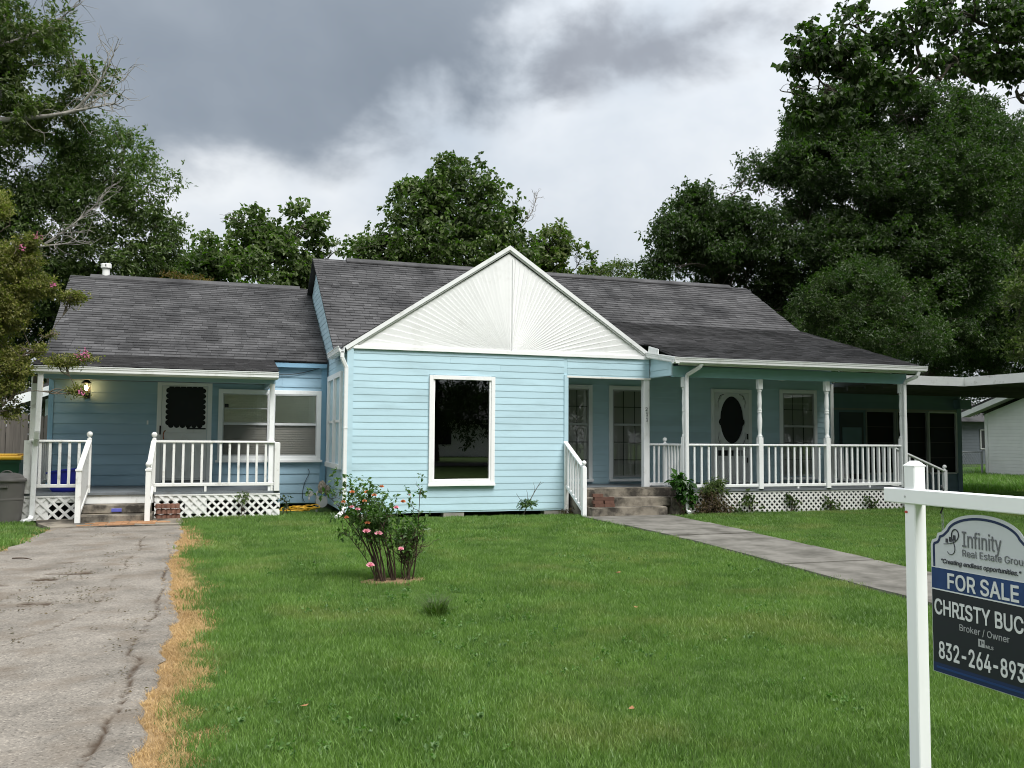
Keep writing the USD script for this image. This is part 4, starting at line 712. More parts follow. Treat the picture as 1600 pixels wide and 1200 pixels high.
# ================================================================= THINGS ROUND THE HOUSE
# lantern
lt = thing('wall_lantern', 'lit black carriage lantern on the blue wall of the left porch', 'lamp', (-2.27, 19.3, 2.3)); lx, ly = -2.27, 19.26
part(lt, 'back_plate', bx(lx - .05, lx + .05, YL - .02, YL, 2.12, 2.34), 'black'); part(lt, 'arm', tube(curve([(lx, YL - .02, 2.16), (lx, YL - .07, 2.12), (lx, ly, 2.17)], 8), .012, 6), 'black')
part(lt, 'roof', lathe(lx, ly, [(0.0, 2.53), (.012, 2.52), (.015, 2.49), (.045, 2.47), (.09, 2.425), (.09, 2.415), (0, 2.415)], 6), 'bronze'); part(lt, 'base', lathe(lx, ly, [(0, 2.12), (.03, 2.13), (.055, 2.17), (.07, 2.225), (.0, 2.225)], 6), 'bronze')
part(lt, 'frame', join(*[beam((lx + .066 * math.cos(a), ly + .066 * math.sin(a), 2.22), (lx + .08 * math.cos(a), ly + .08 * math.sin(a), 2.42), .010, .010, .002) for a in np.arange(6) * math.pi / 3]), 'bronze')
part(lt, 'bulb', ball(lx, ly, 2.325, .038, (1, 1, 1.5)), 'bulb', smooth=True)
# cable and wire on the wall
single('cable', tube(curve([(1.27, YL - .02, 2.72), (1.55, YL - .025, 2.70), (1.85, YL - .03, 2.745), (2.15, YL - .03, 2.83), (2.36, YL - .04, 2.90)], 30), .008, 5), 'rubber', 'black cable sagging along the blue wall above the double window', 'cable')
single('loose_wire', tube(curve([(2.03, YL - .02, .72), (2.06, YL - .03, .66), (2.0, YL - .03, .50), (1.945, YL - .03, .33), (1.93, YL - .035, .15), (1.975, YL - .03, .02)], 30), .006, 5), 'rubber', 'thin black wire hanging down the blue wall below the double window', 'wire')
# blue tub on the porch
tb = thing('plastic_tub', 'blue plastic tub standing behind the left porch balusters', 'tub', (-2.35, 17.75, .395))
th = np.linspace(0, 2 * math.pi, 29)[:-1]
def ring(rx, ry, z, tilt): return np.stack([-2.34 + rx * np.sign(np.cos(th)) * np.abs(np.cos(th)) ** .6, 17.72 + ry * np.sign(np.sin(th)) * np.abs(np.sin(th)) ** .6, z + tilt * np.cos(th)], 1)
rg = [ring(.05, .05, .41, 0), ring(.24, .20, .40, 0), ring(.27, .22, .44, 0), ring(.315, .26, .76, .055), ring(.34, .28, .765, .055), ring(.345, .285, .79, .055), ring(.30, .245, .79, .055), ring(.25, .2, .46, 0)]
v = np.vstack(rg); n = len(th); f = np.array([[i * n + j, i * n + (j + 1) % n, (i + 1) * n + (j + 1) % n, (i + 1) * n + j] for i in range(len(rg) - 1) for j in range(n)])
part(tb, 'body', (v, f), 'blue_plastic', smooth=40)
single('blue_packet', beam((-1.52, 16.775, .115), (-1.36, 16.775, .115), .02, .06, .008, (0, 0, 1)), 'blue_tag', 'small violet-blue packet lying on the left porch step', 'packet')
# red-brown scalloped edging blocks stacked by the left steps
grp = 'scalloped edging blocks stacked by the left steps'
def edger(x, y, z):
    u = np.linspace(0, .40, 49); top = .075 + .012 * np.abs(np.sin(u / .40 * math.pi * 5))
    poly = Polygon([(0, 0), (.40, 0)] + list(zip(u[::-1], top[::-1])))
    fl = unary_union([poly])
    m = plate(fl, (x, y, z), (1, 0, 0), (0, 0, 1), (0, -1, 0), .05); ribs = [tube([(x + .04 + .08 * i, y - .05, z + .002), (x + .04 + .08 * i, y - .05, z + .068)], .03, 8) for i in range(5)]
    return join(m, *ribs)
for k in range(3): single('edging_block', edger(-.83 + .01 * R.random(), 17.02 - .012 * k, GZ + .0 + .095 * k + .008), 'edger', ['lowest red-brown scalloped edging block stacked by the left steps', 'middle red-brown scalloped edging block stacked by the left steps', 'topmost red-brown scalloped edging block stacked by the left steps'][k], 'edging block', grp)
# loose bricks on the front steps
bl = [('lower front brick of the pile at the left of the front steps', 7.00, 15.50, .108, 4), ('lower right brick of the pile at the left of the front steps', 7.22, 15.52, .108, -3), ('second-layer left brick of the pile on the front steps', 6.98, 15.51, .170, -2), ('second-layer right brick of the pile on the front steps', 7.21, 15.53, .170, 5),
      ('third-layer left brick of the pile on the front steps', 7.01, 15.53, .232, 2), ('third-layer right brick of the pile on the front steps', 7.22, 15.54, .232, -4), ('topmost brick of the pile on the front steps, set to the left', 6.99, 15.54, .294, -6)]
for lab, x, y, z, a in bl:
    m = trimesh.creation.box((.20, .095, .058)); m.apply_transform(trimesh.transformations.rotation_matrix(math.radians(a), (0, 0, 1))); m.apply_translation((x, y, z + .031))
    p = (np.array(m.vertices), np.array(m.faces)); single('brick', p, 'brick', lab, 'brick', 'loose bricks piled on the front steps')
# gas meter with a bag tied over its regulator
gm = thing('gas_meter', 'grey gas meter with a cloth bag tied over its regulator', 'gas meter', (2.18, 18.3, GZ)); gx, gy = 2.20, 18.35
part(gm, 'body', join(tube([(gx, gy - .10, .10), (gx, gy + .10, .10)], .115, 18), bx(gx - .105, gx + .105, gy - .085, gy + .085, .10, .20)), 'grey_metal', smooth=40)
part(gm, 'pipe', join(tube(curve([(gx - .09, gy, .19), (gx - .10, gy, .24), (gx - .06, gy, .30), (gx + .02, gy, .33)], 10), .022, 8), tube([(gx - .09, gy, -.1), (gx - .09, gy, .05)], .02, 8), tube([(gx + .12, gy, .20), (gx + .12, gy + .02, .40), (gx + .1, gy + .15, .42)], .02, 8), tube([(gx - .10, gy, .25), (gx - .27, gy + .05, .25)], .02, 8)), 'grey_metal', smooth=40)
part(gm, 'valve', join(tube([(gx - .22, gy - .04, .26), (gx - .22, gy + .06, .26)], .055, 12), beam((gx - .23, gy, .24), (gx - .25, gy - .04, .14), .03, .03)), 'grey_metal', smooth=40)
m = trimesh.creation.icosphere(subdivisions=4, radius=1); v = np.array(m.vertices); d = 1 + .5 * (meshkit.fbm(v * 2.6 + 5, 4, 2) - .5); v = v * d[:, None] * (.085, .08, .135) + (gx + .01, gy - .02, .385)
part(gm, 'cloth_bag', (v, np.array(m.faces)), 'cloth_tan', smooth=True)
v2 = np.array(m.vertices) * d[::-1][:, None] * (.06, .06, .10) + (gx + .12, gy, .32); part(gm, 'cloth_wrap', (v2, np.array(m.faces)), 'cloth_tan', smooth=True)
# yellow extension cord in loose loops
pts = []
for k in range(6):
    a0, b0 = .26 + .05 * R.random(), .10 + .05 * R.random()
    for t in np.linspace(0, 2 * math.pi, 14)[:-1]: pts.append((1.72 + .05 * k - .12 + a0 * math.cos(t) + .02 * R.random(), 17.95 + b0 * math.sin(t) + .03 * R.random(), GZ + .03 + .012 * k + .02 * R.random() + .03 * (math.cos(t * 2 + k) > .6)))
single('extension_cord', tube(curve(pts, 420), .0085, 5), 'cord_yellow', 'yellow extension cord coiled on the ground under the double window', 'cord', smooth=True)
# wheeled bin and round can at the left edge
bn = thing('wheeled_bin', 'dark green wheeled bin with a bright yellow lid', 'bin', (-3.42, 18.2, GZ)); X0, X1, Y0, Y1 = -3.78, -3.14, 17.9, 18.6
part(bn, 'body', hexa([(X0 + .07, Y0 + .08, GZ + .04), (X1 - .07, Y0 + .08, GZ + .04), (X1 - .07, Y1 - .06, GZ + .04), (X0 + .07, Y1 - .06, GZ + .04), (X0, Y0, .94), (X1, Y0, .94), (X1, Y1, .94), (X0, Y1, .94)]), 'green_plastic')
part(bn, 'rim', join(bx(X0 - .02, X1 + .02, Y0 - .02, Y1 + .02, .90, .945)), 'green_plastic'); part(bn, 'lid', join(beam((X0 - .03, (Y0 + Y1) / 2 - .01, .985), (X1 + .03, (Y0 + Y1) / 2 - .01, .985), Y1 - Y0 + .10, .075, .025), beam((X0 + .05, (Y0 + Y1) / 2, 1.035), (X1 - .05, (Y0 + Y1) / 2, 1.035), Y1 - Y0 - .1, .03, .01)), 'yellow_plastic')
for s in (X0 + .02, X1 - .02): part(bn, 'wheel', tube([(s - .03, Y1 - .02, GZ + .12), (s + .03, Y1 - .02, GZ + .12)], .12, 16), 'rubber')
part(bn, 'handle', tube([(X0 + .05, Y1 + .05, .96), (X1 - .05, Y1 + .05, .96)], .016, 8), 'green_plastic')
cn = thing('trash_can', 'round grey-brown trash can with a domed lid in front of the green bin', 'trash can', (-3.16, 17.05, GZ)); cx0, cy0 = -3.17, 17.02
part(cn, 'body', lathe(cx0, cy0, [(0, GZ + .01), (.22, GZ + .01), (.235, GZ + .03), (.262, .30), (.268, .305), (.268, .33), (.262, .335), (.275, .60), (.285, .605), (.285, .63)], 28), 'can_grey', smooth=35)
part(cn, 'lid', lathe(cx0, cy0, [(.285, .61), (.30, .612), (.305, .635), (.295, .655), (.26, .67), (.245, .70), (.20, .735), (.12, .752), (0, .757)], 28), 'can_grey', smooth=35); part(cn, 'handle', join(bx(cx0 - .05, cx0 + .07, cy0 - .30, cy0 - .27, .52, .55), tube(curve([(cx0 - .08, cy0, .75), (cx0, cy0, .79), (cx0 + .08, cy0, .75)], 8), .014, 6)), 'can_grey')
# wooden fence behind the bins
fc = thing('wooden_fence', 'weathered grey board fence behind the bins at the left edge', 'fence', (-4.2, 21, GZ)); x = -7.6
part(fc, 'rail', bx(-7.6, -2.96, 21.03, 21.07, 1.45, 1.54), 'grey_wood'); part(fc, 'rail', bx(-7.6, -2.96, 21.03, 21.07, .3, .39), 'grey_wood')
while x < -3.0:
    wd = .135 + .01 * R.random(); h = 1.80 + .05 * R.random(); t = .02 * (R.random() - .5)
    part(fc, 'plank', plate(Polygon([(x, GZ), (x + wd - .006, GZ), (x + wd - .006 + t, h - .03), (x + wd - .03 + t, h), (x + .03 + t, h), (x + t, h - .03)]), (0, 21.03, 0), (1, 0, 0), (0, 0, 1), (0, -1, 0), .02), 'grey_wood'); x += wd
# white outbuilding behind the left porch
ob = thing('outbuilding', 'white gabled outbuilding whose eave tip shows behind the left porch post', 'shed', (-1.5, 25.0, GZ))
part(ob, 'wall', plate(Polygon([(-3.9, GZ), (1.6, GZ), (1.6, 2.3), (-1.1, 3.2), (-3.9, 2.3)]), (0, 25.2, 0), (1, 0, 0), (0, 0, 1), (0, 1, 0), 4.0), 'neighbour_white')
part(ob, 'roof', plate(Polygon([(-4.75, 2.20), (-1.1, 3.52), (2.4, 2.20), (2.4, 2.34), (-1.1, 3.68), (-4.75, 2.34)]), (0, 24.7, 0), (1, 0, 0), (0, 0, 1), (0, 1, 0), 5), 'shingle', tone=1.0); part(ob, 'rake_board', plate(Polygon([(-4.75, 2.02), (-1.1, 3.36), (2.4, 2.02), (2.4, 2.26), (-1.1, 3.58), (-4.75, 2.26)]), (0, 24.66, 0), (1, 0, 0), (0, 0, 1), (0, 1, 0), .035), 'white_paint')

# ---- right: sunroom, carport, neighbour, chain-link fence
sr = thing('sunroom', 'shaded blue-grey sunroom with dark screened windows behind the porch end', 'sunroom', (17.3, 20, GZ)); SY = 20.0
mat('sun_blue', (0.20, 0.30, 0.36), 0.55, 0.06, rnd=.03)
so = [(16.98, 17.95, .50, 2.2), (18.03, 19.06, .50, 2.2), (19.12, 20.10, .50, 2.2)]
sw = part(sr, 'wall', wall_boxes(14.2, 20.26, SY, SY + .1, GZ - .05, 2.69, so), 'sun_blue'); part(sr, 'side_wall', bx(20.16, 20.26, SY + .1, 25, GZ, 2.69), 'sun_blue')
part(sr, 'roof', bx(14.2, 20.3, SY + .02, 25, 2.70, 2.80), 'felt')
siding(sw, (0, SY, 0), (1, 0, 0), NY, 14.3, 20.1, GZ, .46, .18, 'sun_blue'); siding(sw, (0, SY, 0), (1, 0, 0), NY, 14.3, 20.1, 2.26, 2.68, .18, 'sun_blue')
part(sr, 'corner_post', bx(20.12, 20.27, SY - .03, SY + .12, GZ, 2.55), 'sun_blue'); part(sr, 'eave_end', bx(20.02, 20.42, SY - .25, SY + .1, 2.30, 2.56), 'sun_blue'); part(sr, 'interior', bx(14.4, 20.1, SY + 2.2, SY + 2.25, 0, 3), 'room')
for i, (a, b, c, d) in enumerate(so):
    w = part(sr, 'screen_window', join(bx(a - .02, a + .02, SY - .025, SY + .03, c, d), bx(b - .03, b + .025, SY - .025, SY + .03, c, d), bx(a + .02, b - .03, SY - .025, SY + .03, c - .03, c + .02), bx(a + .02, b - .03, SY - .025, SY + .03, d - .02, d + .03)), 'white_paint' if i == 2 else 'sash')
    part(w, 'screen_mesh', bx(a, b, SY + .035, SY + .04, c, d), 'screen')
    for k in (1, 2, 3): part(w, 'bar', bx(a + .02, b - .03, SY + .02, SY + .034, c + (d - c) * k / 4 - .008, c + (d - c) * k / 4 + .008), 'muntin2')
dd = part(sr, 'door', bx(16.1, 16.88, SY - .03, SY - .002, GZ + .35, 2.16), 'far_grey'); part(dd, 'panel', bx(16.18, 16.80, SY - .04, SY - .03, .5, 1.75), 'sun_blue')
part(sr, 'trim', join(bx(14.4, 20.1, SY - .035, SY - .018, 2.22, 2.27)), 'sash')
cp = thing('carport', 'flat-roofed carport with a deep white fascia at the right edge', 'carport', (18, 16, GZ))
part(cp, 'roof', join(bx(14.55, 16.38, 16.03, SY + .015, 2.70, 2.80), bx(16.38, 23.5, 9.5, SY + .015, 2.70, 2.80)), 'carport_under')
part(cp, 'fascia', bx(14.35, 16.35, 15.99, 16.03, 2.645, 2.85), 'white_paint', label='bright front fascia beside the porch gutter')
part(cp, 'fascia', bx(16.33, 16.37, 9.5, 15.985, 2.645, 2.85), 'white_worn', label='stained side fascia running forward'); part(cp, 'fascia', bx(16.33, 23.5, 9.46, 9.5, 2.645, 2.85), 'white_paint')
for x, y in ((23.2, 9.7), (23.2, 14.6), (23.2, 19.4)): part(cp, 'post', post(x, y, GZ, 2.7, .1), 'white_paint')
for y in np.arange(16.6, 19.6, .6): part(cp, 'rafter', bx(14.6, 23.4, y, y + .05, 2.60, 2.70), 'carport_under')
nb = thing('neighbour_garage', 'white clapboard gable of the neighbouring garage at the right edge', 'garage', (34, 26, GZ)); NX_ = 31.0
nw = part(nb, 'wall', plate(Polygon([(29.3, GZ), (21.3, GZ), (21.3, 2.55), (25.3, 3.82), (29.3, 2.55)]), (NX_ + .03, 0, 0), (0, 1, 0), (0, 0, 1), (1, 0, 0), 8), 'neighbour_white')
siding(nw, (NX_ + .03, 0, 0), (0, 1, 0), NX, 21.3, 29.2, GZ, 3.75, .14, 'neighbour_white', clip=lambda z: (21.3, 29.2 if z < 2.55 else 29.2 - (z - 2.55) / .315))
part(nb, 'corner_board', bx(NX_ - .005, NX_ + .05, 29.2, 29.33, GZ, 2.52), 'neighbour_white')
for q, t, nm, mt in ((.0, .10, 'roof', 'shingle_dark'), (-.22, .215, 'rake_board', 'white_paint')):
    part(nb, nm, plate(Polygon([(30.1, 2.62 + q), (25.3, 4.12 + q), (20.4, 2.62 + q), (20.4, 2.62 + q + t), (25.3, 4.12 + q + t), (30.1, 2.62 + q + t)]), (NX_ - (.45 if nm == 'roof' else .48), 0, 0), (0, 1, 0), (0, 0, 1), (1, 0, 0), 9 if nm == 'roof' else .03), mt, tone=1.0 if nm == 'roof' else None)
part(nb, 'soffit', plate(Polygon([(30.1, 2.43), (25.3, 3.93), (20.4, 2.43), (20.4, 2.46), (25.3, 3.96), (30.1, 2.46)]), (NX_ - .45, 0, 0), (0, 1, 0), (0, 0, 1), (1, 0, 0), .45), 'sash')
cf = thing('chain_link_fence', 'grey chain-link fence between the sunroom and the white garage', 'fence', (27, 29.4, GZ)); fy = 29.42
for x in (30.9, 28.2, 25.5): part(cf, 'post', lathe(x, fy, [(.045, GZ), (.045, .98), (.05, 1.0), (.03, 1.04), (0, 1.05)], 10), 'galv', smooth=40)
part(cf, 'top_rail', tube([(23.0, fy, .95), (30.9, fy, .95)], .024, 8), 'galv')
ww = [beam((23.0 + k * .09, fy, .02), (23.0 + k * .09 + s * .46, fy, .94), .006, .006, .001) for k in range(88) for s in (-1, 1) if 22.95 < 23.0 + k * .09 + s * .46 < 30.9]
part(cf, 'wire_mesh', join(*ww), 'galv', kind='stuff')
fh = thing('far_house', 'small dim grey house far off beyond the chain-link fence', 'house', (48, 46, GZ))
fw_ = part(fh, 'wall', bx(43.5, 51, 46, 52, GZ, 2.75), 'far_grey'); part(fh, 'roof', hexa([(43.0, 45.5, 2.7), (51.5, 45.5, 2.7), (51.5, 52.5, 2.7), (43, 52.5, 2.7), (44.5, 48.9, 4.3), (50, 48.9, 4.3), (50, 49.1, 4.3), (44.5, 49.1, 4.3)]), 'shingle_dark', tone=1.0)
siding(fw_, (0, 46, 0), (1, 0, 0), NY, 43.5, 51, GZ, 2.7, .2, 'far_grey', [(48.2, 49.1, .9, 2.2)])
w = part(fh, 'window', bx(48.25, 49.05, 45.97, 45.99, .95, 2.15), 'screen'); part(w, 'frame', join(bx(48.18, 48.26, 45.94, 46.0, .9, 2.2), bx(49.04, 49.12, 45.94, 46.0, .9, 2.2), bx(48.26, 49.04, 45.94, 46.0, 2.13, 2.2), bx(48.26, 49.04, 45.94, 46.0, .9, .97)), 'sash')
# house across the street (it shows in the picture window)
oh = thing('house_across', 'white clapboard house across the street, mirrored in the picture window', 'house', (16, -38, GZ))
ow = part(oh, 'wall', bx(12.5, 24, -46, -37, GZ, 2.9), 'neighbour_white'); part(oh, 'roof', hexa([(12, -46.6, 2.9), (24.5, -46.6, 2.9), (24.5, -36.4, 2.9), (12, -36.4, 2.9), (12, -41.6, 5.4), (24.5, -41.6, 5.4), (24.5, -41.4, 5.4), (12, -41.4, 5.4)]), 'shingle_dark', tone=1.0)
siding(ow, (0, -37, 0), (1, 0, 0), (0, 1, 0), 12.5, 24, GZ, 2.85, .2, 'neighbour_white'); part(oh, 'window', bx(17.5, 18.6, -37, -36.95, .9, 2.2), 'screen')

# ================================================================= THE SIGN
sg = thing('for_sale_sign', 'white post-and-arm estate agent sign with a navy FOR SALE panel at the right edge', 'sign', (2.92, 3.1, GZ)); pw = .062
part(sg, 'post', post(2.88 + pw / 2, 3.10 + pw / 2, GZ - .02, 1.272, pw, .004), 'white_vinyl2', smooth=30)
cz = 1.272; cxp, cyp, hh = 2.88 + pw / 2, 3.10 + pw / 2, pw / 2 + .001
part(sg, 'post_cap', (np.array([(cxp - hh, cyp - hh, cz), (cxp + hh, cyp - hh, cz), (cxp + hh, cyp + hh, cz), (cxp - hh, cyp + hh, cz), (cxp - hh, cyp - hh, cz + .004), (cxp + hh, cyp - hh, cz + .004), (cxp + hh, cyp + hh, cz + .004), (cxp - hh, cyp + hh, cz + .004), (cxp - .012, cyp - .012, cz + .024), (cxp + .012, cyp - .012, cz + .024), (cxp + .012, cyp + .012, cz + .024), (cxp - .012, cyp + .012, cz + .024)]),
    np.vstack([QT[:2], np.array([[0, 1, 5], [0, 5, 4], [1, 2, 6], [1, 6, 5], [2, 3, 7], [2, 7, 6], [3, 0, 4], [3, 4, 7], [4, 5, 9], [4, 9, 8], [5, 6, 10], [5, 10, 9], [6, 7, 11], [6, 11, 10], [7, 4, 8], [7, 8, 11], [8, 9, 10], [8, 10, 11]])])), 'white_vinyl2')
part(sg, 'arm', beam((2.873 + .024, 3.275, 1.143), (2.873 + .024, 2.05, 1.143), .05, .064, .004), 'white_vinyl2')
part(sg, 'bolt', ball(2.872, 3.148, 1.142, .0055, (.5, 1, 1)), 'grey_metal'); part(sg, 'bolt', ball(2.878, 3.135, -.03, .006, (.5, 1, 1)), 'grey_metal'); part(sg, 'sticker', ball(2.879, 3.150, 1.075, .007, (.12, 1.4, .8)), 'red_sticker')
part(sg, 'arm_cap', bx(2.875, 2.915, 2.03, 2.05, 1.113, 1.174), 'white_vinyl2')
SX, SC, HB = 2.897, 2.76, .266     # panel plane, middle (y) and half width; u runs to the viewer's right, that is -y
O, U, VV, NN = (SX, SC, 0), (0, -1, 0), (0, 0, 1), (-1, 0, 0)
bot, sh = .428, .952
arc = [(-HB, bot), (HB, bot), (HB, sh), (HB - .008, sh + .018), (HB - .030, sh + .026), (HB - .038, sh + .048), (HB - .060, sh + .056)]
arc += [(.190 * math.cos(t), sh + .055 + .085 * math.sin(t)) for t in np.linspace(.22, math.pi - .22, 28)] + [(-HB + .060, sh + .056), (-HB + .038, sh + .048), (-HB + .030, sh + .026), (-HB + .008, sh + .018), (-HB, sh)]
pan = Polygon(arc).buffer(.006).buffer(-.006)
pn = part(sg, 'panel', plate(pan, O, U, VV, NN, .006), 'sign_grey', label='hanging two-tone panel with the lettering')
def sheet(poly, lift, m, nm, t=.0012): return part(pn, nm, plate(poly, np.array(O) + np.array(NN) * (.006 + lift), U, VV, NN, t), m)
b1, b2, b3, b4 = .857, .771, .766, .468
inner = pan.buffer(-.012)
sheet(inner.difference(inner.buffer(-.010)).intersection(sbox(-1, b1 + .004, 1, 2)), .0, 'sign_navy', 'border_line')
sheet(sbox(-HB + .003, b2, HB - .003, b1), .0, 'sign_blue', 'blue_band'); sheet(sbox(-HB + .003, b1, HB - .003, b1 + .003), .0, 'ink_white', 'band_line'); sheet(sbox(-HB + .003, b3, HB - .003, b2), .0, 'ink_white', 'band_line')
sheet(sbox(-HB + .003, b4, HB - .003, b3), .0, 'sign_black', 'black_field'); sheet(sbox(-HB + .003, bot + .002, HB - .003, b4), .0, 'sign_navy', 'foot_band'); sheet(sbox(-HB + .02, bot + .018, HB - .02, bot + .026), .0012, 'sign_blue', 'foot_stripe')
def letter(txt, u, z, h, m, width=None, bold=False, slant=0.0, nm='lettering'):
    t = meshkit.text_mesh(txt, h, .001, bold); v = np.array(t.vertices); x = v[:, 0] - v[:, 0].min(); s = (width / x.max()) if width else 1.0
    x = x * s + slant * v[:, 1]; w = np.array(O) + np.outer(u + x, U) + np.outer(z + v[:, 1], VV) + np.outer(.0075 + .0006 + v[:, 2], NN)
    return part(pn, nm, (w, np.array(t.faces)), m)
letter('Infinity', -.098, .958, .062, 'ink_grey', .188); letter('Real Estate Group', -.098, .920, .027, 'ink_grey', .305)
letter('\u201cCreating endless opportunities.\u201d', -.212, .880, .0175, 'ink_dark', .385, True, .22)
letter('FOR SALE', -.178, .781, .060, 'ink_white', .342, True); letter('CHRISTY BUC', -.250, .668, .060, 'ink_white', .430, True)
letter('Broker / Owner', -.121, .622, .025, 'ink_grey2', .238); letter('832-264-893', -.232, .490, .066, 'ink_white', .412, True)
sheet(sbox(-.030, .578, .000, .608).difference(sbox(-.022, .584, -.015, .602)).difference(sbox(-.011, .592, -.005, .602)), .0012, 'ink_grey2', 'equal_mark'); letter('MLS', .006, .579, .012, 'ink_grey2', .036, True)
# the looping emblem left of the name: a swash loop with three little towers on a wave
lp = [(-.175, .930), (-.162, .920), (-.142, .928), (-.138, .955), (-.150, .985), (-.150, 1.01), (-.133, 1.024), (-.117, 1.010), (-.121, .988), (-.143, .970), (-.175, .962), (-.195, .959)]
P3 = lambda q, l: [np.array(O) + np.array(U) * a + np.array(VV) * b + np.array(NN) * l for a, b in q]
part(pn, 'emblem', tube(curve(P3(lp, .0078), 60), np.r_[np.linspace(.0012, .0024, 30), np.linspace(.0024, .0010, 30)], 6), 'ink_dark')
for a, b, hgt in ((-.178, .966, .030), (-.159, .971, .036), (-.138, .978, .040)): sheet(sbox(a - .006, b, a + .006, b + hgt * .55), .0012, 'ink_dark', 'emblem_tower')
for y in (2.965, 2.56):
    h = part(sg, 'hook', tube(curve([(SX + .0, y, 1.19), (SX - .012, y - .01, 1.196), (SX - .004, y - .012, 1.175), (SX, y, 1.168), (SX, y, 1.10), (SX - .008, y, 1.09), (SX, y + .008, 1.083)], 24), .0032, 6), 'black')
    lk = [tube(np.array([(SX + (.004 * math.cos(t) if k % 2 else 0), y + (0 if k % 2 else .004 * math.cos(t)), 1.080 - k * .017 + .0105 * math.sin(t)) for t in np.linspace(0, 2 * math.pi, 11)]), .0013, 5, False) for k in range(7 if y > 2.7 else 7)]
    part(sg, 'chain', join(*lk), 'galv')
# ================================================================= VEGETATION
mat('bare', (0.20, 0.135, 0.075), .95, .3, 14, 8, bump=.008, bscale=70, dirt=(.10, .065, .035), dscale=6, spec=.1)
def leaf_mesh(p, d, n, l, w, fold=.25):
    """One leaf: two triangles folded along the midrib."""
    d = d / np.linalg.norm(d); s = np.cross(d, n); s /= np.linalg.norm(s) + 1e-9; n = np.cross(s, d)
    return np.array([p, p + d * l * .5 + s * w / 2 + n * w * fold, p + d * l - n * l * .08, p + d * l * .5 - s * w / 2 + n * w * fold])
LT = np.array([[0, 1, 2], [0, 2, 3]])
def spray(seed, n=34, rad=.32, l=.11, w=.045, droop=.3, flat=.75, pairs=True):
    """A twig end with its leaves; returns verts, faces, tone."""
    r = np.random.default_rng(seed); V, T = [], []
    tw = [r.normal(size=3) * (1, 1, .6) for _ in range(5)]; tw = [t / np.linalg.norm(t) for t in tw]
    for i in range(n):
        t = tw[i % 5]; u = .15 + .85 * r.random(); p = t * rad * u + r.normal(size=3) * rad * .10
        d = t * .5 + r.normal(size=3) * .75 + (0, 0, -droop); nn = np.array([0, 0, 1.0]) * flat + r.normal(size=3) * .55
        k = l * (.7 + .6 * r.random()); V.append(leaf_mesh(p, d, nn, k, w * k / l)); T += [r.random()] * 4
    return np.vstack(V), np.vstack([LT + 4 * i for i in range(n)]), np.array(T)
def quat(n, rng, tilt=1.0):
    a = rng.random(n) * 2 * np.pi; z = np.stack([np.cos(a / 2), 0 * a, 0 * a, np.sin(a / 2)], 1)
    ax = rng.random(n) * 2 * np.pi; th = rng.normal(size=n) * .35 * tilt; x = np.stack([np.cos(th / 2), np.cos(ax) * np.sin(th / 2), np.sin(ax) * np.sin(th / 2), 0 * th], 1)
    w1, x1, y1, z1 = z.T; w2, x2, y2, z2 = x.T
    return np.stack([w1 * w2 - x1 * x2 - y1 * y2 - z1 * z2, w1 * x2 + x1 * w2 + y1 * z2 - z1 * y2, w1 * y2 - x1 * z2 + y1 * w2 + z1 * x2, w1 * z2 + x1 * y2 - y1 * x2 + z1 * w2], 1)
def instancer(parent, name, protos, mat_, pts, quats, scales, idx, kind='stuff', label=None):
    """protos: (verts, faces, tone). pts in world metres."""
    p = path_for(parent, name); root = '/'.join(parent.split('/')[:3]) if parent != '/World' else None
    pi = UsdGeom.PointInstancer.Define(stage, p); t = []
    for k, (v, f, tn) in enumerate(protos):
        q = usdkit.mesh(stage, f'{p}/spray' + (f'_{k:03d}' if k else ''), (v, f), MAT[mat_]); UsdGeom.PrimvarsAPI(q).CreatePrimvar('tone', Sdf.ValueTypeNames.FloatArray, 'vertex').Set(Vt.FloatArray.FromNumpy(tn.astype(np.float32))); t.append(q.GetPath())
    pi.CreatePrototypesRel().SetTargets(t); pi.CreateProtoIndicesAttr(Vt.IntArray.FromNumpy(np.asarray(idx, np.int32)))
    pi.CreatePositionsAttr(Vt.Vec3fArray.FromNumpy((np.asarray(pts) - (BASE.get(root, 0) if root else 0)).astype(np.float32)))
    pi.CreateOrientationsAttr(Vt.QuathArray([Gf.Quath(float(a), float(b), float(c), float(d)) for a, b, c, d in quats]))
    pi.CreateScalesAttr(Vt.Vec3fArray.FromNumpy(np.repeat(np.asarray(scales, np.float32)[:, None], 3, 1))); keys(pi.GetPrim(), label, None, None, kind); return p
def limb(a, b, r0, r1, rng, sag=.06, n=9):
    a, b = np.array(a, float), np.array(b, float); L = np.linalg.norm(b - a); t = np.linspace(0, 1, n)[:, None]
    mid = rng.normal(size=3) * L * sag; mid2 = rng.normal(size=3) * L * sag * .6
    p = a + (b - a) * t + mid * np.sin(np.pi * t) + mid2 * np.sin(2 * np.pi * t) + np.array([0, 0, 1.0]) * L * .07 * np.sin(np.pi * t)
    return p, np.linspace(r0, r1, n)
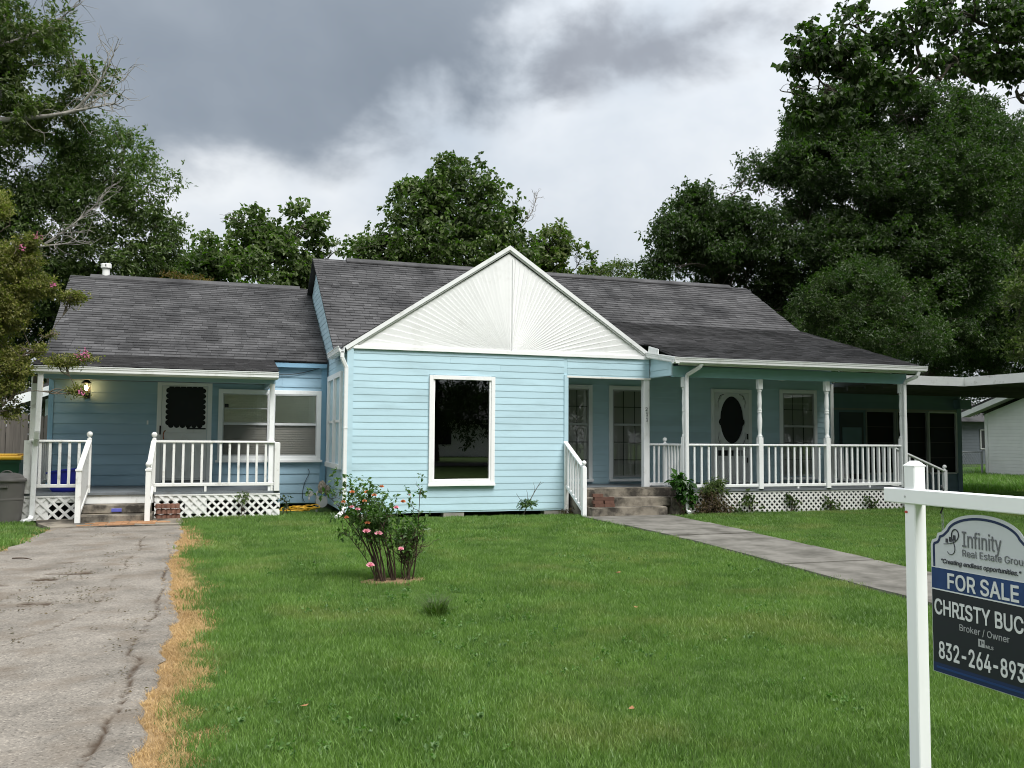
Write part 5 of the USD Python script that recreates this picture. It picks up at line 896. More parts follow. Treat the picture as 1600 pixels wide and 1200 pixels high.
def tree(name, label, base, lobes, m, seed, dens=4.5, sp=dict(), fork=.45, r0=.28, bark='bark', gap=.40, group=None, cat='tree', scale=1.0, twigs=5, bare=(), gscale=.55, dy=None, trunk=True, inner=.3, lr=.25, fz=.8):
    """Trunk, limbs to each lobe of the crown with twigs, and leaf sprays through the lobes, thinned by noise so that gaps show.
    lobes: (x, y, z, rx, rz[, ry])."""
    rng = np.random.default_rng(seed); bs = np.array(base, float); T = thing(name, label, cat, bs, group)
    L = [np.array([a[0], a[1], a[2], a[3], a[4], a[5] if len(a) > 5 else (dy or (a[3] + a[4]) / 2)], float) for a in lobes]
    zc = min(l[2] for l in L); top = max(l[2] + l[4] for l in L); cx = np.mean([l[0] for l in L]); cy = np.mean([l[1] for l in L])
    fk = np.array([bs[0] + (cx - bs[0]) * fork, bs[1] + (cy - bs[1]) * fork, bs[2] + (zc - bs[2]) * fz])
    if trunk:
        p, r = limb(bs - (0, 0, .2), fk, r0, r0 * .7, rng, .02); r[0] *= 1.35; part(T, 'trunk', tube(p, r, 10), bark, smooth=True)
    P, C = [], [fk]; L.sort(key=lambda l: np.linalg.norm(l[:3] - fk)); far_ = max(np.linalg.norm(l[:3] - fk) for l in L) + .01
    for l in L:                                                       # each limb leaves the nearest one nearer the fork
        c = l[:3]; dc = np.linalg.norm(c - fk); a = min((q for q in C if np.linalg.norm(q - fk) < dc - .05 or q is fk), key=lambda q: np.linalg.norm(q - c) + .35 * np.linalg.norm(q - fk)); C.append(c)
        ra = r0 * lr * (1.25 - np.linalg.norm(a - fk) / far_); rb = max(.012, r0 * lr * (.8 - .72 * dc / far_) * .8); pp, rr = limb(a, c, ra, min(rb, ra * .8), rng, .07, 10); ms = [tube(pp, rr, 7)]
        for _ in range(twigs):
            k = rng.integers(4, 10); d = rng.normal(size=3); d /= np.linalg.norm(d); e = c + d * l[[3, 5, 4]] * (.75 + .3 * rng.random()); q, s = limb(pp[k], e, rr[k] * .55 + .008, .006, rng, .10, 8); ms.append(tube(q, s, 5))
            for _ in range(2):
                j = rng.integers(3, 7); e2 = q[j] + rng.normal(size=3) * l[[3, 5, 4]] * .35; q2, s2 = limb(q[j], e2, s[j] * .7, .004, rng, .1, 5); ms.append(tube(q2, s2, 4))
        part(T, 'limb', join(*ms), bark, smooth=True)
        area = 4 * np.pi * ((l[3] * l[5]) ** 1.6 / 3 + (l[3] * l[4]) ** 1.6 / 3 + (l[5] * l[4]) ** 1.6 / 3) ** (1 / 1.6); n = int(dens * area * 2.2 / (scale ** 2))
        d = rng.normal(size=(n, 3)); d /= np.linalg.norm(d, axis=1, keepdims=True); rad = np.where(rng.random(n) < inner, rng.random(n) ** .6, .78 + .26 * rng.random(n))
        rad = rad * (1 + .6 * (meshkit.noise(d * 2.3 + c, seed + 9) - .5))
        q = c + d * rad[:, None] * l[[3, 5, 4]]; q[:, 2] += .10 * l[4] * (meshkit.noise(q * .9, seed) - .5)
        keep = meshkit.fbm(q * gscale, 3, seed + 3) > gap; P.append(q[keep])
    for b in bare:                                                    # bare dead branches
        q = curve(b[0], 14); ms = [tube(q, np.linspace(b[1], .006, 14), 6)]
        for k in range(4, 14):
            for _ in range(2):
                e = q[k] + (q[min(k + 1, 13)] - q[k - 1]) * (.8 + .8 * rng.random()) + rng.normal(size=3) * .35 * b[2]; q2, s2 = limb(q[k], e, .014, .004, rng, .12, 6); ms.append(tube(q2, s2, 4))
                e3 = q2[3] + (q2[5] - q2[2]) * .5 + rng.normal(size=3) * .22 * b[2]; q3, s3 = limb(q2[3], e3, .008, .003, rng, .1, 4); ms.append(tube(q3, s3, 3))
        part(T, 'bare_branch', join(*ms), 'bark_pale', smooth=True)
    P = np.vstack(P); n = len(P); pr = [spray(seed * 10 + k, **sp) for k in range(5)]
    instancer(T, 'crown', pr, m, P, quat(n, rng), scale * (.75 + .5 * rng.random(n)), rng.integers(0, 5, n)); return T

OAK = dict(n=36, rad=.34, l=.125, w=.05); BIG = dict(n=26, rad=.36, l=.19, w=.13, droop=.5); FINE = dict(n=44, rad=.36, l=.135, w=.062)
tree('pecan_tree', 'tall pale-limbed tree with bare grey twigs at the top left', (-6.2, 27, GZ), [(-4.9, 27, 12.2, 1.5, 1.2), (-3.5, 26.6, 11.5, .8, .65), (-5.5, 27, 10.3, 1.25, 1.0), (-6.8, 27, 12.4, 1.5, 1.9), (-4.2, 27.3, 10.6, .7, .45), (-6.3, 26.6, 14.2, 1.6, 1.3)], 'leaf_sunny', 21, dens=4.6, sp=FINE, bark='bark_pale', gap=.46, gscale=.9, twigs=8, r0=.22, lr=.2,
     bare=[([(-6.0, 26.5, 9.6), (-4.6, 26.4, 9.9), (-3.6, 26.3, 10.2), (-2.6, 26.2, 11.2)], .09, 1.0), ([(-6.0, 26.5, 11.6), (-4.7, 26.4, 12.2), (-3.6, 26.3, 13.2)], .06, 1.0), ([(-3.7, 26.3, 10.1), (-3.1, 26.2, 10.9), (-2.7, 26.2, 11.9)], .05, .9), ([(-3.9, 26.2, 10.0), (-3.2, 26.0, 10.2), (-2.5, 26.0, 10.4)], .05, .8)])
tree('pecan_tree', 'broad leafy green tree behind the left roof', (-4.2, 29, GZ), [(-4.8, 28.5, 9.2, 1.55, 1.2), (-3.0, 28.5, 9.5, 1.45, 1.15), (-1.85, 28.4, 8.6, 1.1, 1.1), (-3.8, 28.3, 7.9, 1.75, 1.2), (-1.7, 28.5, 7.2, 1.0, 1.0), (-5.4, 28.5, 7.6, 1.3, 1.6), (-2.7, 28.5, 6.5, 1.8, .85), (-4.4, 28.7, 6.0, 1.35, 1.1), (-6.4, 28.8, 8.4, 1.4, 1.5)], 'leaf_mid', 22, dens=5.5, sp=OAK, gap=.40,
     bare=[([(-4.8, 27.0, 6.3), (-3.6, 26.8, 7.2), (-2.7, 26.8, 8.3)], .03, .5), ([(-5.6, 27.0, 6.4), (-4.4, 26.8, 6.5), (-3.4, 26.7, 6.7)], .07, .7)])
tree('broadleaf_tree', 'rounded broad-leaved tree between the left roof and the main roof', (2.0, 33.4, GZ), [(1.1, 33, 9.0, .85, .65), (3.15, 33, 9.25, .72, .6), (.35, 33, 7.9, .95, .8), (2.5, 33, 8.0, 1.3, .85), (3.95, 33, 8.1, .48, .45), (1.4, 33, 7.2, 2.3, .85), (2.0, 33, 8.5, .6, .4), (-.6, 33.4, 7.0, 1.0, .9), (3.4, 33.4, 7.0, 1.3, .8)], 'leaf_mid', 23, dens=3.2, sp=BIG, gap=.44, gscale=1.0)
tree('broadleaf_tree', 'tall pointed green tree rising behind the sunburst gable', (9.2, 36.6, GZ), [(9.9, 36, 12.2, 1.6, .95), (8.2, 36, 10.9, 1.6, 1.2), (11.0, 36, 10.9, 1.6, 1.25), (9.4, 36, 9.4, 2.9, 1.2), (6.2, 36.6, 9.2, 1.0, .95), (7.3, 36, 8.9, 1.6, .95), (12.2, 36, 9.5, 1.1, 1.1), (9.3, 36.5, 11.3, 1.5, 1.2), (9.5, 36.5, 8.0, 3.5, .9)], 'leaf_mid', 24, dens=3.0, sp=BIG, gap=.46, gscale=.9,
     bare=[([(12.3, 35.6, 10.2), (12.8, 35.5, 10.9), (13.1, 35.5, 11.8)], .02, .35)])
tree('broadleaf_tree', 'small light tree peeping over the roof right of the gable', (15.2, 38.4, GZ), [(15.0, 38, 10.5, .85, .75), (14.4, 38, 9.5, 1.2, .9), (16.3, 38, 9.8, .75, .6), (15.6, 38.2, 9.0, 1.5, .7)], 'leaf_sunny', 25, dens=3.0, sp=BIG, gap=.45, gscale=.9, r0=.15)
tree('broadleaf_tree', 'low light-green tree just over the ridge near the dark trees', (18.0, 39, GZ), [(18.4, 38.5, 9.3, .95, .55), (17.2, 38.5, 9.0, 1.0, .5), (19.6, 38.5, 9.0, .9, .6), (18.2, 38.6, 8.3, 2.4, .6)], 'leaf_sunny', 26, dens=3.4, sp=OAK, gap=.44, r0=.14)
tree('oak_tree', 'dark tree with drooping boughs behind the right end of the ridge', (18.6, 29.5, GZ), [(16.5, 29, 8.9, 1.3, .85), (17.9, 29, 10.0, 1.5, 1.05), (15.6, 29, 7.7, .75, .5), (17.7, 29, 7.9, 2.1, 1.0), (19.6, 29, 8.9, 1.9, 1.8), (19.4, 29, 11.4, 1.1, .75), (16.8, 29, 10.4, .6, .4), (18.6, 29.6, 6.6, 2.2, .9), (20.4, 29.4, 6.9, 1.6, 1.2)], 'leaf_oak', 27, dens=7.0, sp=FINE, gap=.41)
tree('oak_tree', 'huge dark oak filling the sky behind the right porch', (24.4, 29.2, GZ), [(22.4, 28, 13.4, 1.9, 1.35), (25.5, 28, 13.9, 2.2, 1.45), (21.2, 28, 11.3, 1.6, 1.6), (23.9, 28, 11.0, 3.2, 2.1), (27.0, 28, 11.6, 3.0, 2.2), (21.8, 28, 8.4, 2.4, 1.8), (25.3, 28, 8.1, 3.6, 2.1), (20.8, 28.6, 6.3, 1.7, 1.3), (29.7, 28, 13.4, 1.4, 1.4), (27.9, 28, 8.4, 2.4, 1.9), (24.0, 29.5, 6.0, 2.8, 1.6), (24.2, 28, 14.9, 1.5, .9), (27.4, 28, 14.6, 1.6, 1.2), (30.5, 28.5, 11.0, 2.0, 2.2), (21.6, 28, 12.6, 1.0, .7)], 'leaf_oak', 28, dens=6.0, sp=FINE, gap=.43, r0=.40, lr=.2, gscale=.6)
def farther(L, k): return [(x * k, y * k, 1.38 + (z - 1.38) * k, rx * k, rz * k) for x, y, z, rx, rz in L]
tree('oak_tree', 'dark tree at the right edge behind the carport', (36.0, 42.0, GZ), farther([(28.4, 27, 14.2, 1.2, .8), (29.5, 27, 10.5, 2.2, 2.6), (30.9, 27, 12.8, 1.9, 1.5), (28.4, 27, 7.4, 2.7, 2.1), (32.1, 27, 7.6, 2.7, 3.0), (26.8, 27, 5.6, 2.6, 1.2), (30.3, 27.4, 5.2, 2.0, 1.2), (33.5, 27, 11.0, 2.0, 2.0)], 1.38), 'leaf_oak', 29, dens=5.5, sp=FINE, gap=.38, r0=.5, scale=1.25, lr=.2)
tree('shrub', 'dark bushy shrub behind the chain-link fence beside the garage', (29.0, 33.4, GZ), [(28.2, 33.2, .9, 1.3, .8), (29.8, 33.4, 1.0, 1.2, .9), (31.2, 33.6, .8, 1.1, .8)], 'leaf_dark', 38, dens=5, sp=OAK, gap=.36, r0=.08)
tree('young_tree', 'lighter olive-green tree in front of the huge dark oak', (21.4, 25.4, GZ), [(20.8, 25, 6.4, 1.6, .95), (20.1, 25, 5.0, 1.7, .9), (22.4, 25, 5.1, 1.9, 1.0), (21.7, 25, 6.9, 1.2, .75), (19.4, 25.3, 6.0, .7, .5), (22.9, 25, 6.3, .8, .6)], 'leaf_sunny2', 30, dens=6, sp=dict(n=44, rad=.34, l=.11, w=.042), gap=.44, gscale=1.1, r0=.14)
tree('young_tree', 'light green young tree cut by the right edge above the carport', (25.2, 20.4, GZ), [(22.9, 20, 5.6, .6, .75), (23.0, 20, 4.4, .7, .65), (23.4, 20, 6.8, .6, .7)], 'leaf_sunny', 31, dens=5, sp=dict(n=30, rad=.24, l=.12, w=.06), gap=.42, r0=.08)
tree('oak_tree', 'shadowy understorey tree behind the white garage', (35.0, 41, GZ), [(31, 40, 4.6, 3.4, 1.7), (36.0, 40, 5.2, 3.6, 2.2), (42, 40, 6, 4, 3), (39, 43, 4, 3, 2), (46, 52, 6.0, 5, 2.6), (33.5, 44, 3.0, 3, 1.6)], 'leaf_dark', 32, dens=2.2, sp=OAK, gap=.34, scale=1.3, r0=.2)
tree('oak_tree', 'dark bushy tree behind the board fence at the left edge', (-6.4, 30.4, GZ), [(-5.7, 30, 5.0, 1.3, 1.3), (-5.4, 30, 3.5, 1.3, 1.2), (-5.4, 30, 2.3, 1.2, 1.0), (-7.0, 30, 4.8, 1.5, 2.0), (-3.9, 30.2, 5.9, 1.5, .9), (-1.6, 30.4, 6.1, 1.3, .5), (-3.6, 30.4, 4.4, 1.6, 1.4), (-.6, 30.6, 5.0, 1.6, 1.0)], 'leaf_dark', 33, dens=4.0, sp=OAK, gap=.36)
tree('crape_myrtle', 'rust-tinged shrubby tree top showing over the left roof ridge', (-.8, 27.2, GZ), [(-1.05, 27, 5.75, .55, .30), (-.4, 27, 5.75, .5, .24), (-.8, 27, 5.2, .8, .4)], 'leaf_rust', 34, dens=6, sp=dict(n=36, rad=.22, l=.07, w=.035), gap=.36, scale=.8, r0=.07)
# tree whose bough hangs into the top right corner; its trunk stands to the right of the picture
bough = [(9.7, 12.5, 7.6, .40, .42), (10.3, 12.5, 8.6, .55, .45), (9.5, 12.5, 7.15, .34, .22), (10.0, 12.4, 8.0, .55, .42), (11.0, 12.6, 7.9, .55, .22), (11.7, 12.5, 8.85, .75, .38), (12.6, 12.5, 8.2, .58, .27), (13.5, 12.5, 9.1, 1.0, .48), (14.4, 12.5, 8.5, .7, .36), (12.9, 12.5, 9.25, .85, .42), (9.2, 12.5, 7.3, .22, .18), (11.3, 12.5, 8.4, .45, .25), (13.8, 12.5, 8.4, .52, .28), (12.4, 12.5, 7.92, .22, .14), (16.6, 12.5, 9.6, 1.6, 1.2), (15.4, 13, 11.2, 1.8, 1.0), (10.0, 12.5, 7.45, .3, .3), (10.6, 12.5, 7.75, .4, .25), (9.75, 12.4, 8.3, .4, .35), (9.9, 12.5, 7.2, .45, .32), (10.5, 12.5, 7.3, .45, .24), (9.42, 12.4, 7.75, .32, .36), (11.6, 12.5, 7.7, .4, .16), (9.6, 12.6, 6.95, .3, .2), (13.0, 12.5, 8.55, .5, .22), (13.2, 12.5, 8.05, .35, .14), (14.3, 12.6, 8.0, .4, .16), (12.0, 12.5, 8.2, .4, .2)]
bough_far = [(22.5, 9.5, 10.5, 4.2, 3.4, 3.8), (20.5, 5.5, 9.5, 4.2, 3.4, 3.6), (17.5, 1, 10.0, 4.0, 3.0, 3.4), (24.5, 4, 8.5, 4.2, 3.4, 3.8)]
tree('chinese_tallow', 'broad-leaved bough hanging across the top right corner of the sky', (18.2, 12.8, GZ), bough, 'leaf_oak', 35, dens=8.5, sp=dict(n=24, rad=.19, l=.105, w=.085, droop=.9), gap=.50, gscale=2.0, scale=.95, r0=.26, bark='bark', twigs=3, inner=.45, lr=.22, fork=.25, fz=1.12)
tree('chinese_tallow', 'big spreading tree standing right of the carport, outside the picture', (24.5, 8.5, GZ), bough_far, 'leaf_oak', 37, dens=3.6, sp=OAK, gap=.34, gscale=.4, scale=1.5, r0=.35)
# tall trees across the street: mirrored in the picture window, and the reason the porches are so dim
ST = [(-23, -24, .8, 'low street tree across the road, left of the driveway'), (-9, -21, .95, 'tall street tree across the road facing the driveway'), (14.0, -24.5, 1.35, 'tall street tree across the road in front of the white house'), (4.5, -23, 1.4, 'tall street tree across the road facing the rose bush'), (24, -14, 1.4, 'tall street tree across the road right of the white house'), (37, -12, 1.35, 'tall street tree across the road facing the carport'), (50, -9, 1.4, 'tall street tree far to the right across the road'), (62, -2, 1.4, 'last tall street tree at the right across the road')]
for k, (x, y, s, lab) in enumerate(ST):
    tree('street_tree', lab, (x, y, GZ), [(x - 4.2 * s, y, 8.6 * s, 4.0 * s, 3.0 * s), (x + 4.2 * s, y, 9.0 * s, 4.0 * s, 3.2 * s), (x, y + .5, 13.2 * s, 4.6 * s, 3.6 * s), (x, y + 1.5, 7.0 * s, 4.0 * s, 2.6 * s), (x - 3 * s, y, 12 * s, 3.2 * s, 2.8 * s), (x + 3 * s, y, 12.2 * s, 3.2 * s, 2.8 * s)] + ([] if k < 3 else [(x - 4 * s, y + 1, 3.6, 4.4 * s, 2.9), (x + 4 * s, y + 1, 3.6, 4.4 * s, 2.9)]), 'leaf_oak', 40 + k, dens=4.2, sp=OAK, gap=.33, scale=2.0, gscale=.3, r0=.4)

# ---- crape myrtle reaching in front of the left porch
cm = [(-2.95, 15.8, 4.15, .36, .36), (-2.66, 15.8, 3.75, .34, .22), (-2.15, 15.8, 3.60, .22, .08), (-3.0, 15.8, 3.35, .33, .40), (-2.9, 15.8, 2.55, .28, .26), (-2.66, 15.8, 2.72, .22, .12), (-2.2, 15.7, 2.55, .24, .05), (-2.92, 15.8, 2.0, .25, .34), (-3.5, 15.8, 3.4, .50, 1.4), (-1.92, 15.6, 2.62, .20, .045), (-2.0, 15.7, 2.10, .12, .07), (-2.4, 15.8, 3.0, .16, .05), (-3.6, 15.9, 1.6, .4, .5), (-3.4, 15.8, 4.9, .4, .4), (-2.75, 15.7, 4.45, .2, .12)]
ct = tree('crape_myrtle', 'pink-flowering crape myrtle leaning in from the left edge over the left porch', (-3.9, 15.4, GZ), cm, 'leaf_olive', 36, dens=80, sp=dict(n=26, rad=.12, l=.045, w=.024, droop=.1), gap=.42, gscale=2.6, scale=.85, r0=.045, bark='bark_tan', twigs=5, inner=.55, lr=.16)
rr = np.random.default_rng(5)
for x, y, z in ((-2.60, 15.5, 4.50), (-2.80, 15.5, 4.30), (-2.36, 15.5, 3.74), (-1.95, 15.5, 2.66), (-1.86, 15.5, 2.69), (-1.84, 15.5, 2.62), (-1.90, 15.5, 2.06)):
    n = 18; c = np.array((x, y, z)); vs = np.vstack([leaf_mesh(c + rr.normal(size=3) * (.032, .032, .024), rr.normal(size=3), rr.normal(size=3), .030, .026, .5) for _ in range(n)])
    part(ct, 'flower_cluster', (vs, np.vstack([LT + 4 * i for i in range(n)])), 'petal_magenta', kind='stuff')

# ---- rose bush on the lawn
rb = thing('rose_bush', 'leggy rose bush with pink and faded orange flowers on the lawn', 'rose bush', (1.85, 9.25, GZ)); rr = np.random.default_rng(12); tips = []
for k in range(32):
    bx0 = rr.choice((1.70, 1.76, 1.86, 1.98, 2.02)) + rr.normal() * .022; by0 = 9.2 + .16 * (rr.random() - .5); a = (bx0 - 1.90) * 1.9 + rr.normal() * .26; tall = rr.random() < (.85 if bx0 < 1.93 else .10)
    h = (.55 + .42 * rr.random()) if tall else (.30 + .22 * rr.random()); ex = bx0 + a * h * .75 - .10 * (bx0 < 1.88) * h / .6; ey = by0 + rr.normal() * .14
    q = curve([(bx0, by0, GZ - .02), (bx0 + (ex - bx0) * .25 + rr.normal() * .015, by0 + (ey - by0) * .3, GZ + h * .35), (bx0 + (ex - bx0) * .62 + rr.normal() * .02, by0 + (ey - by0) * .65, GZ + h * .7), (ex, ey, GZ + h)], 12)
    ms = [tube(q, np.linspace(.0085 if tall else .006, .0028, 12), 5)]
    for j in range(5, 12):
        for _ in range(2 if not tall else 1):
            e = q[j] + rr.normal(size=3) * (.07, .07, .03) + (0, 0, .09); q2, s2 = limb(q[j], e, .0035, .0015, rr, .1, 5); ms.append(tube(q2, s2, 4)); tips.append((e, tall))
    tips.append((q[-1], tall)); part(rb, 'cane', join(*ms), 'cane', smooth=True)
P = []
for e, tall in tips:
    hgt = e[2] - GZ
    for _ in range(2 if (tall and hgt > .45) else 0): P.append(e + rr.normal(size=3) * (.075, .075, .06))
    if not tall and rr.random() < .15: P.append(e)
    if tall and .3 < hgt < .42 and rr.random() < .3: P.append(e)
for _ in range(46): P.append(np.array((1.60 + rr.normal() * .15, 9.2 + rr.normal() * .12, GZ + .74 + rr.normal() * .10)))
for _ in range(26): P.append(np.array((2.0 + rr.normal() * .08, 9.2 + rr.normal() * .1, GZ + .52 + rr.normal() * .07)))
P = np.array(P); P = P[meshkit.fbm(P * 9, 2, 4) > .42]; n = len(P)
instancer(rb, 'leaves', [spray(300 + k, n=9, rad=.055, l=.042, w=.026, droop=.35) for k in range(4)], 'leaf_rose', P, quat(n, rr), .8 + .5 * rr.random(n), rr.integers(0, 4, n))
def rose(c, r, m, seed):
    g = np.random.default_rng(seed); V = []
    for ringn, tilt, rr_ in ((5, .25, 1.0), (5, .7, .8), (4, 1.1, .55)):
        for i in range(ringn):
            a = 2 * math.pi * i / ringn + g.random(); d = np.array([math.cos(a) * math.cos(tilt), math.sin(a) * math.cos(tilt), math.sin(tilt)]); d += (0, -.35, 0); V.append(leaf_mesh(np.array(c, float), d, np.array((0, -1.0, .6)) - d * .3, r * rr_ * (.85 + .3 * g.random()), r * 1.05 * rr_, .35))
    return np.vstack(V), np.vstack([LT + 4 * i for i in range(len(V))])
fl = [(1.68, 9.03, .885, .032, 's'), (1.535, 9.05, .83, .030, 's'), (1.605, 9.02, .80, .032, 's'), (1.385, 9.02, .835, .030, 's'), (1.295, 9.0, .74, .028, 's'), (1.505, 9.0, .745, .028, 's'), (1.90, 9.03, .73, .036, 's'), (1.375, 9.0, .69, .028, 'p'), (1.435, 9.0, .665, .030, 'p'), (1.83, 9.0, .672, .038, 'p'), (1.33, 9.0, .585, .032, 's'), (1.535, 8.97, .53, .030, 's'), (1.515, 8.93, .452, .042, 'p'), (1.64, 8.93, .425, .042, 'p'), (1.555, 8.88, .122, .050, 'p'), (1.86, 8.9, .27, .036, 'p'), (1.96, 9.0, .80, .016, 's')]
for k, (x, y, z, r, t) in enumerate(fl): part(rb, 'rose_flower', rose((x, y, z), r, t, k), 'petal_pink' if t == 'p' else 'petal_spent')
a = np.linspace(0, 2 * np.pi, 41)[:-1]; rad = 1 + .25 * (meshkit.noise(np.stack([np.cos(a) * 2, np.sin(a) * 2, 0 * a], 1), 3) - .5)
single('bare_patch', plate(Polygon(np.stack([1.86 + .34 * rad * np.cos(a), 9.17 + .22 * rad * np.sin(a)], 1)), (0, 0, GZ - .02), (1, 0, 0), (0, 1, 0), (0, 0, 1), .024), 'bare', kind='structure')
# ---- other plants
def blades(cx, cy, n, h, spread, seed, w=.008):
    g = np.random.default_rng(seed); V, F, T = [], [], []
    for i in range(n):
        a = g.random() * 2 * math.pi; r0 = spread * .5 * math.sqrt(g.random()); p = np.array((cx + r0 * math.cos(a), cy + r0 * math.sin(a), GZ - .01)); hh = h * (.5 + .6 * g.random()); out = np.array((math.cos(a), math.sin(a), 0)) * spread * (.3 + .9 * g.random()) + g.normal(size=3) * (.03, .03, 0); s = np.array((-math.sin(a), math.cos(a), 0)) * w / 2
        k = len(V) * 1; base = sum(len(q) for q in V); q = np.array([p - s, p + s, p + out * .35 + (0, 0, hh * .6) - s * .9, p + out * .35 + (0, 0, hh * .6) + s * .9, p + out + (0, 0, hh * (.75 + .3 * g.random()))]); V.append(q); F += [[base, base + 1, base + 3], [base, base + 3, base + 2], [base + 2, base + 3, base + 4]]; T += [g.random()] * 5
    return np.vstack(V), np.array(F), np.array(T)
gc = thing('grass_clump', 'tall uncut grass clump on the lawn in front of the rose bush', 'grass clump', (1.82, 7.26, GZ)); v, f, t = blades(1.82, 7.26, 190, .19, .16, 2, .007); part(gc, 'blades', (v, f), 'leaf_mid', tone=t)
wv = thing('lawn_weed', 'small dark weed on the lawn left of the rose bush', 'weed', (1.22, 10.6, GZ)); v, f, t = blades(1.2, 10.6, 40, .06, .07, 9, .012); part(wv, 'blades', (v, f), 'leaf_oak', tone=t)
sp_ = thing('sapling', 'spindly sapling growing against the foot of the blue front wall', 'sapling', (5.78, 16.2, GZ)); g = np.random.default_rng(4)
part(sp_, 'stem', join(tube(curve([(5.75, 16.2, GZ), (5.82, 16.2, .10), (5.92, 16.2, .28), (6.03, 16.2, .46), (6.10, 16.2, .56)], 14), np.linspace(.012, .004, 14), 6), tube(curve([(5.80, 16.2, .06), (5.83, 16.2, .22), (5.81, 16.2, .40)], 8), np.linspace(.008, .003, 8), 5), tube(curve([(5.80, 16.2, .08), (5.70, 16.2, .20), (5.60, 16.2, .34)], 8), np.linspace(.007, .003, 8), 5), tube(curve([(5.98, 16.2, .38), (6.05, 16.2, .48), (6.16, 16.2, .55)], 6), np.linspace(.005, .002, 6), 4), tube(curve([(5.92, 16.2, .28), (5.97, 16.2, .42), (5.94, 16.2, .55)], 6), np.linspace(.005, .002, 6), 4)), 'bark')
P = np.array([(5.80, 16.17, .15)] * 26) + g.normal(size=(26, 3)) * (.075, .03, .035); instancer(sp_, 'leaves', [spray(90, n=12, rad=.05, l=.06, w=.026)], 'leaf_rose', P, quat(26, g), .8 + .4 * g.random(26), np.zeros(26))
def bushy(name, label, pts, n, sd, proto, m, spread, seed, stems=5, base=None, cat='plant'):
    g = np.random.default_rng(seed); c = np.array(pts, float); b = np.array(base if base is not None else (*c[0][:2], GZ)); T = thing(name, label, cat, b); ms = []
    for k in range(stems):
        e = c[k % len(c)] + g.normal(size=3) * spread * .5; q, s = limb(b + g.normal(size=3) * (.05, .03, 0), e, .008, .003, g, .12, 8); ms.append(tube(q, s, 5))
    part(T, 'stem', join(*ms), 'cane'); P = c[g.integers(0, len(c), n)] + g.normal(size=(n, 3)) * spread; P[:, 2] = np.maximum(P[:, 2], GZ + .02)
    instancer(T, 'leaves', [spray(sd + k, **proto) for k in range(3)], m, P, quat(n, g), .8 + .4 * g.random(n), g.integers(0, 3, n)); return T
bushy('climbing_plant', 'glossy big-leaved climber on the porch corner beside the front steps', [(8.80, 15.52, .52), (8.86, 15.50, .42), (8.92, 15.48, .30), (8.74, 15.5, .56)], 46, 400, dict(n=5, rad=.07, l=.15, w=.085, droop=.9), 'leaf_glossy', (.075, .05, .085), 51)
bushy('dry_vine', 'tangled half-dry vine over the lattice below the screen door', [(9.25, 15.48, .10), (9.45, 15.46, .18), (9.62, 15.48, .08), (9.35, 15.48, .28), (9.72, 15.5, .02), (9.15, 15.46, -.02)], 120, 410, dict(n=14, rad=.08, l=.045, w=.024), 'leaf_dry', (.11, .04, .08), 52, stems=34)
bushy('potted_fern', 'green leafy plant rising through the lower rail left of the screen door', [(9.48, 15.50, .46), (9.62, 15.50, .44), (9.55, 15.5, .52), (9.40, 15.5, .42)], 60, 420, dict(n=9, rad=.07, l=.10, w=.022, droop=.6), 'leaf_mid', (.10, .04, .05), 53, stems=8)
for x, z, n_, lab in ((10.35, .14, 18, 'green ivy sprig on the lattice under the second porch post'), (11.30, .16, 14, 'ivy sprig in the middle of the right lattice'), (12.25, .05, 26, 'weeds at the lattice foot under the third porch post'), (13.25, .06, 12, 'weeds at the lattice foot near the right porch end'), (10.0, -.02, 14, 'low weed at the lattice foot below the screen door')):
    bushy('ivy_sprig', lab, [(x, YP - .05, z), (x + .1, YP - .05, z - .06), (x - .05, YP - .05, z + .08)], n_, 430, dict(n=7, rad=.06, l=.065, w=.05), 'leaf_mid', (.07, .025, .07), int(x * 10), stems=3)
bushy('weed_tuft', 'weed growing through the right end of the left lattice', [(.62, 17.1, .28), (.7, 17.1, .34)], 10, 440, dict(n=8, rad=.06, l=.06, w=.03), 'leaf_mid', (.05, .02, .04), 61, stems=2); bushy('weed_tuft', 'weed beside the lattice end under the double window', [(1.42, 17.4, .10), (1.36, 17.4, .18)], 12, 441, dict(n=8, rad=.06, l=.06, w=.03), 'leaf_oak', (.06, .03, .05), 62, stems=2)
bushy('weed_tuft', 'dry weed at the foot of the left post of the front steps hand rail', [(6.75, 16.25, -.02), (6.6, 16.3, -.03)], 22, 442, dict(n=10, rad=.06, l=.05, w=.02), 'leaf_dry', (.09, .04, .03), 63, stems=3)
# fallen leaves and a twig
def fallen(x, y, s, a, z=GZ + .05):
    c, q = math.cos(a), math.sin(a); pts = np.array([(-.5, 0, .1), (-.2, .28, .02), (.15, .22, .06), (.5, 0, .16), (.15, -.24, .04), (-.2, -.26, .08), (0, 0, -.04)]) * s; v = np.stack([x + pts[:, 0] * c - pts[:, 1] * q, y + pts[:, 0] * q + pts[:, 1] * c, z + pts[:, 2]], 1)
    return v, np.array([[6, i, (i + 1) % 6] for i in range(6)])
for x, y, s, a, z, lab in ((4.16, 8.72, .085, .4, GZ + .05, 'dry brown leaf on the lawn below the right hand side of the picture window'), (2.14, 4.32, .055, 1.0, GZ + .055, 'dry brown leaf at the bottom of the lawn'), (3.46, 6.9, .05, 2.0, GZ + .05, 'small dry leaf on the lawn left of the sign post'), (.52, 4.9, .05, .2, GZ + .05, 'dark dry leaf on the lawn near the straw strip')):
    single('fallen_leaf', fallen(x, y, s, a, z), 'dead_leaf', lab, 'fallen leaf')
single('twig', tube(curve([(-2.12, 11.86, GZ + .03), (-2.02, 11.82, GZ + .035), (-1.88, 11.66, GZ + .03)], 8), [.007, .009, .009, .008, .008, .006, .005, .003], 5), 'cane', 'short dark twig lying on the driveway', 'twig')

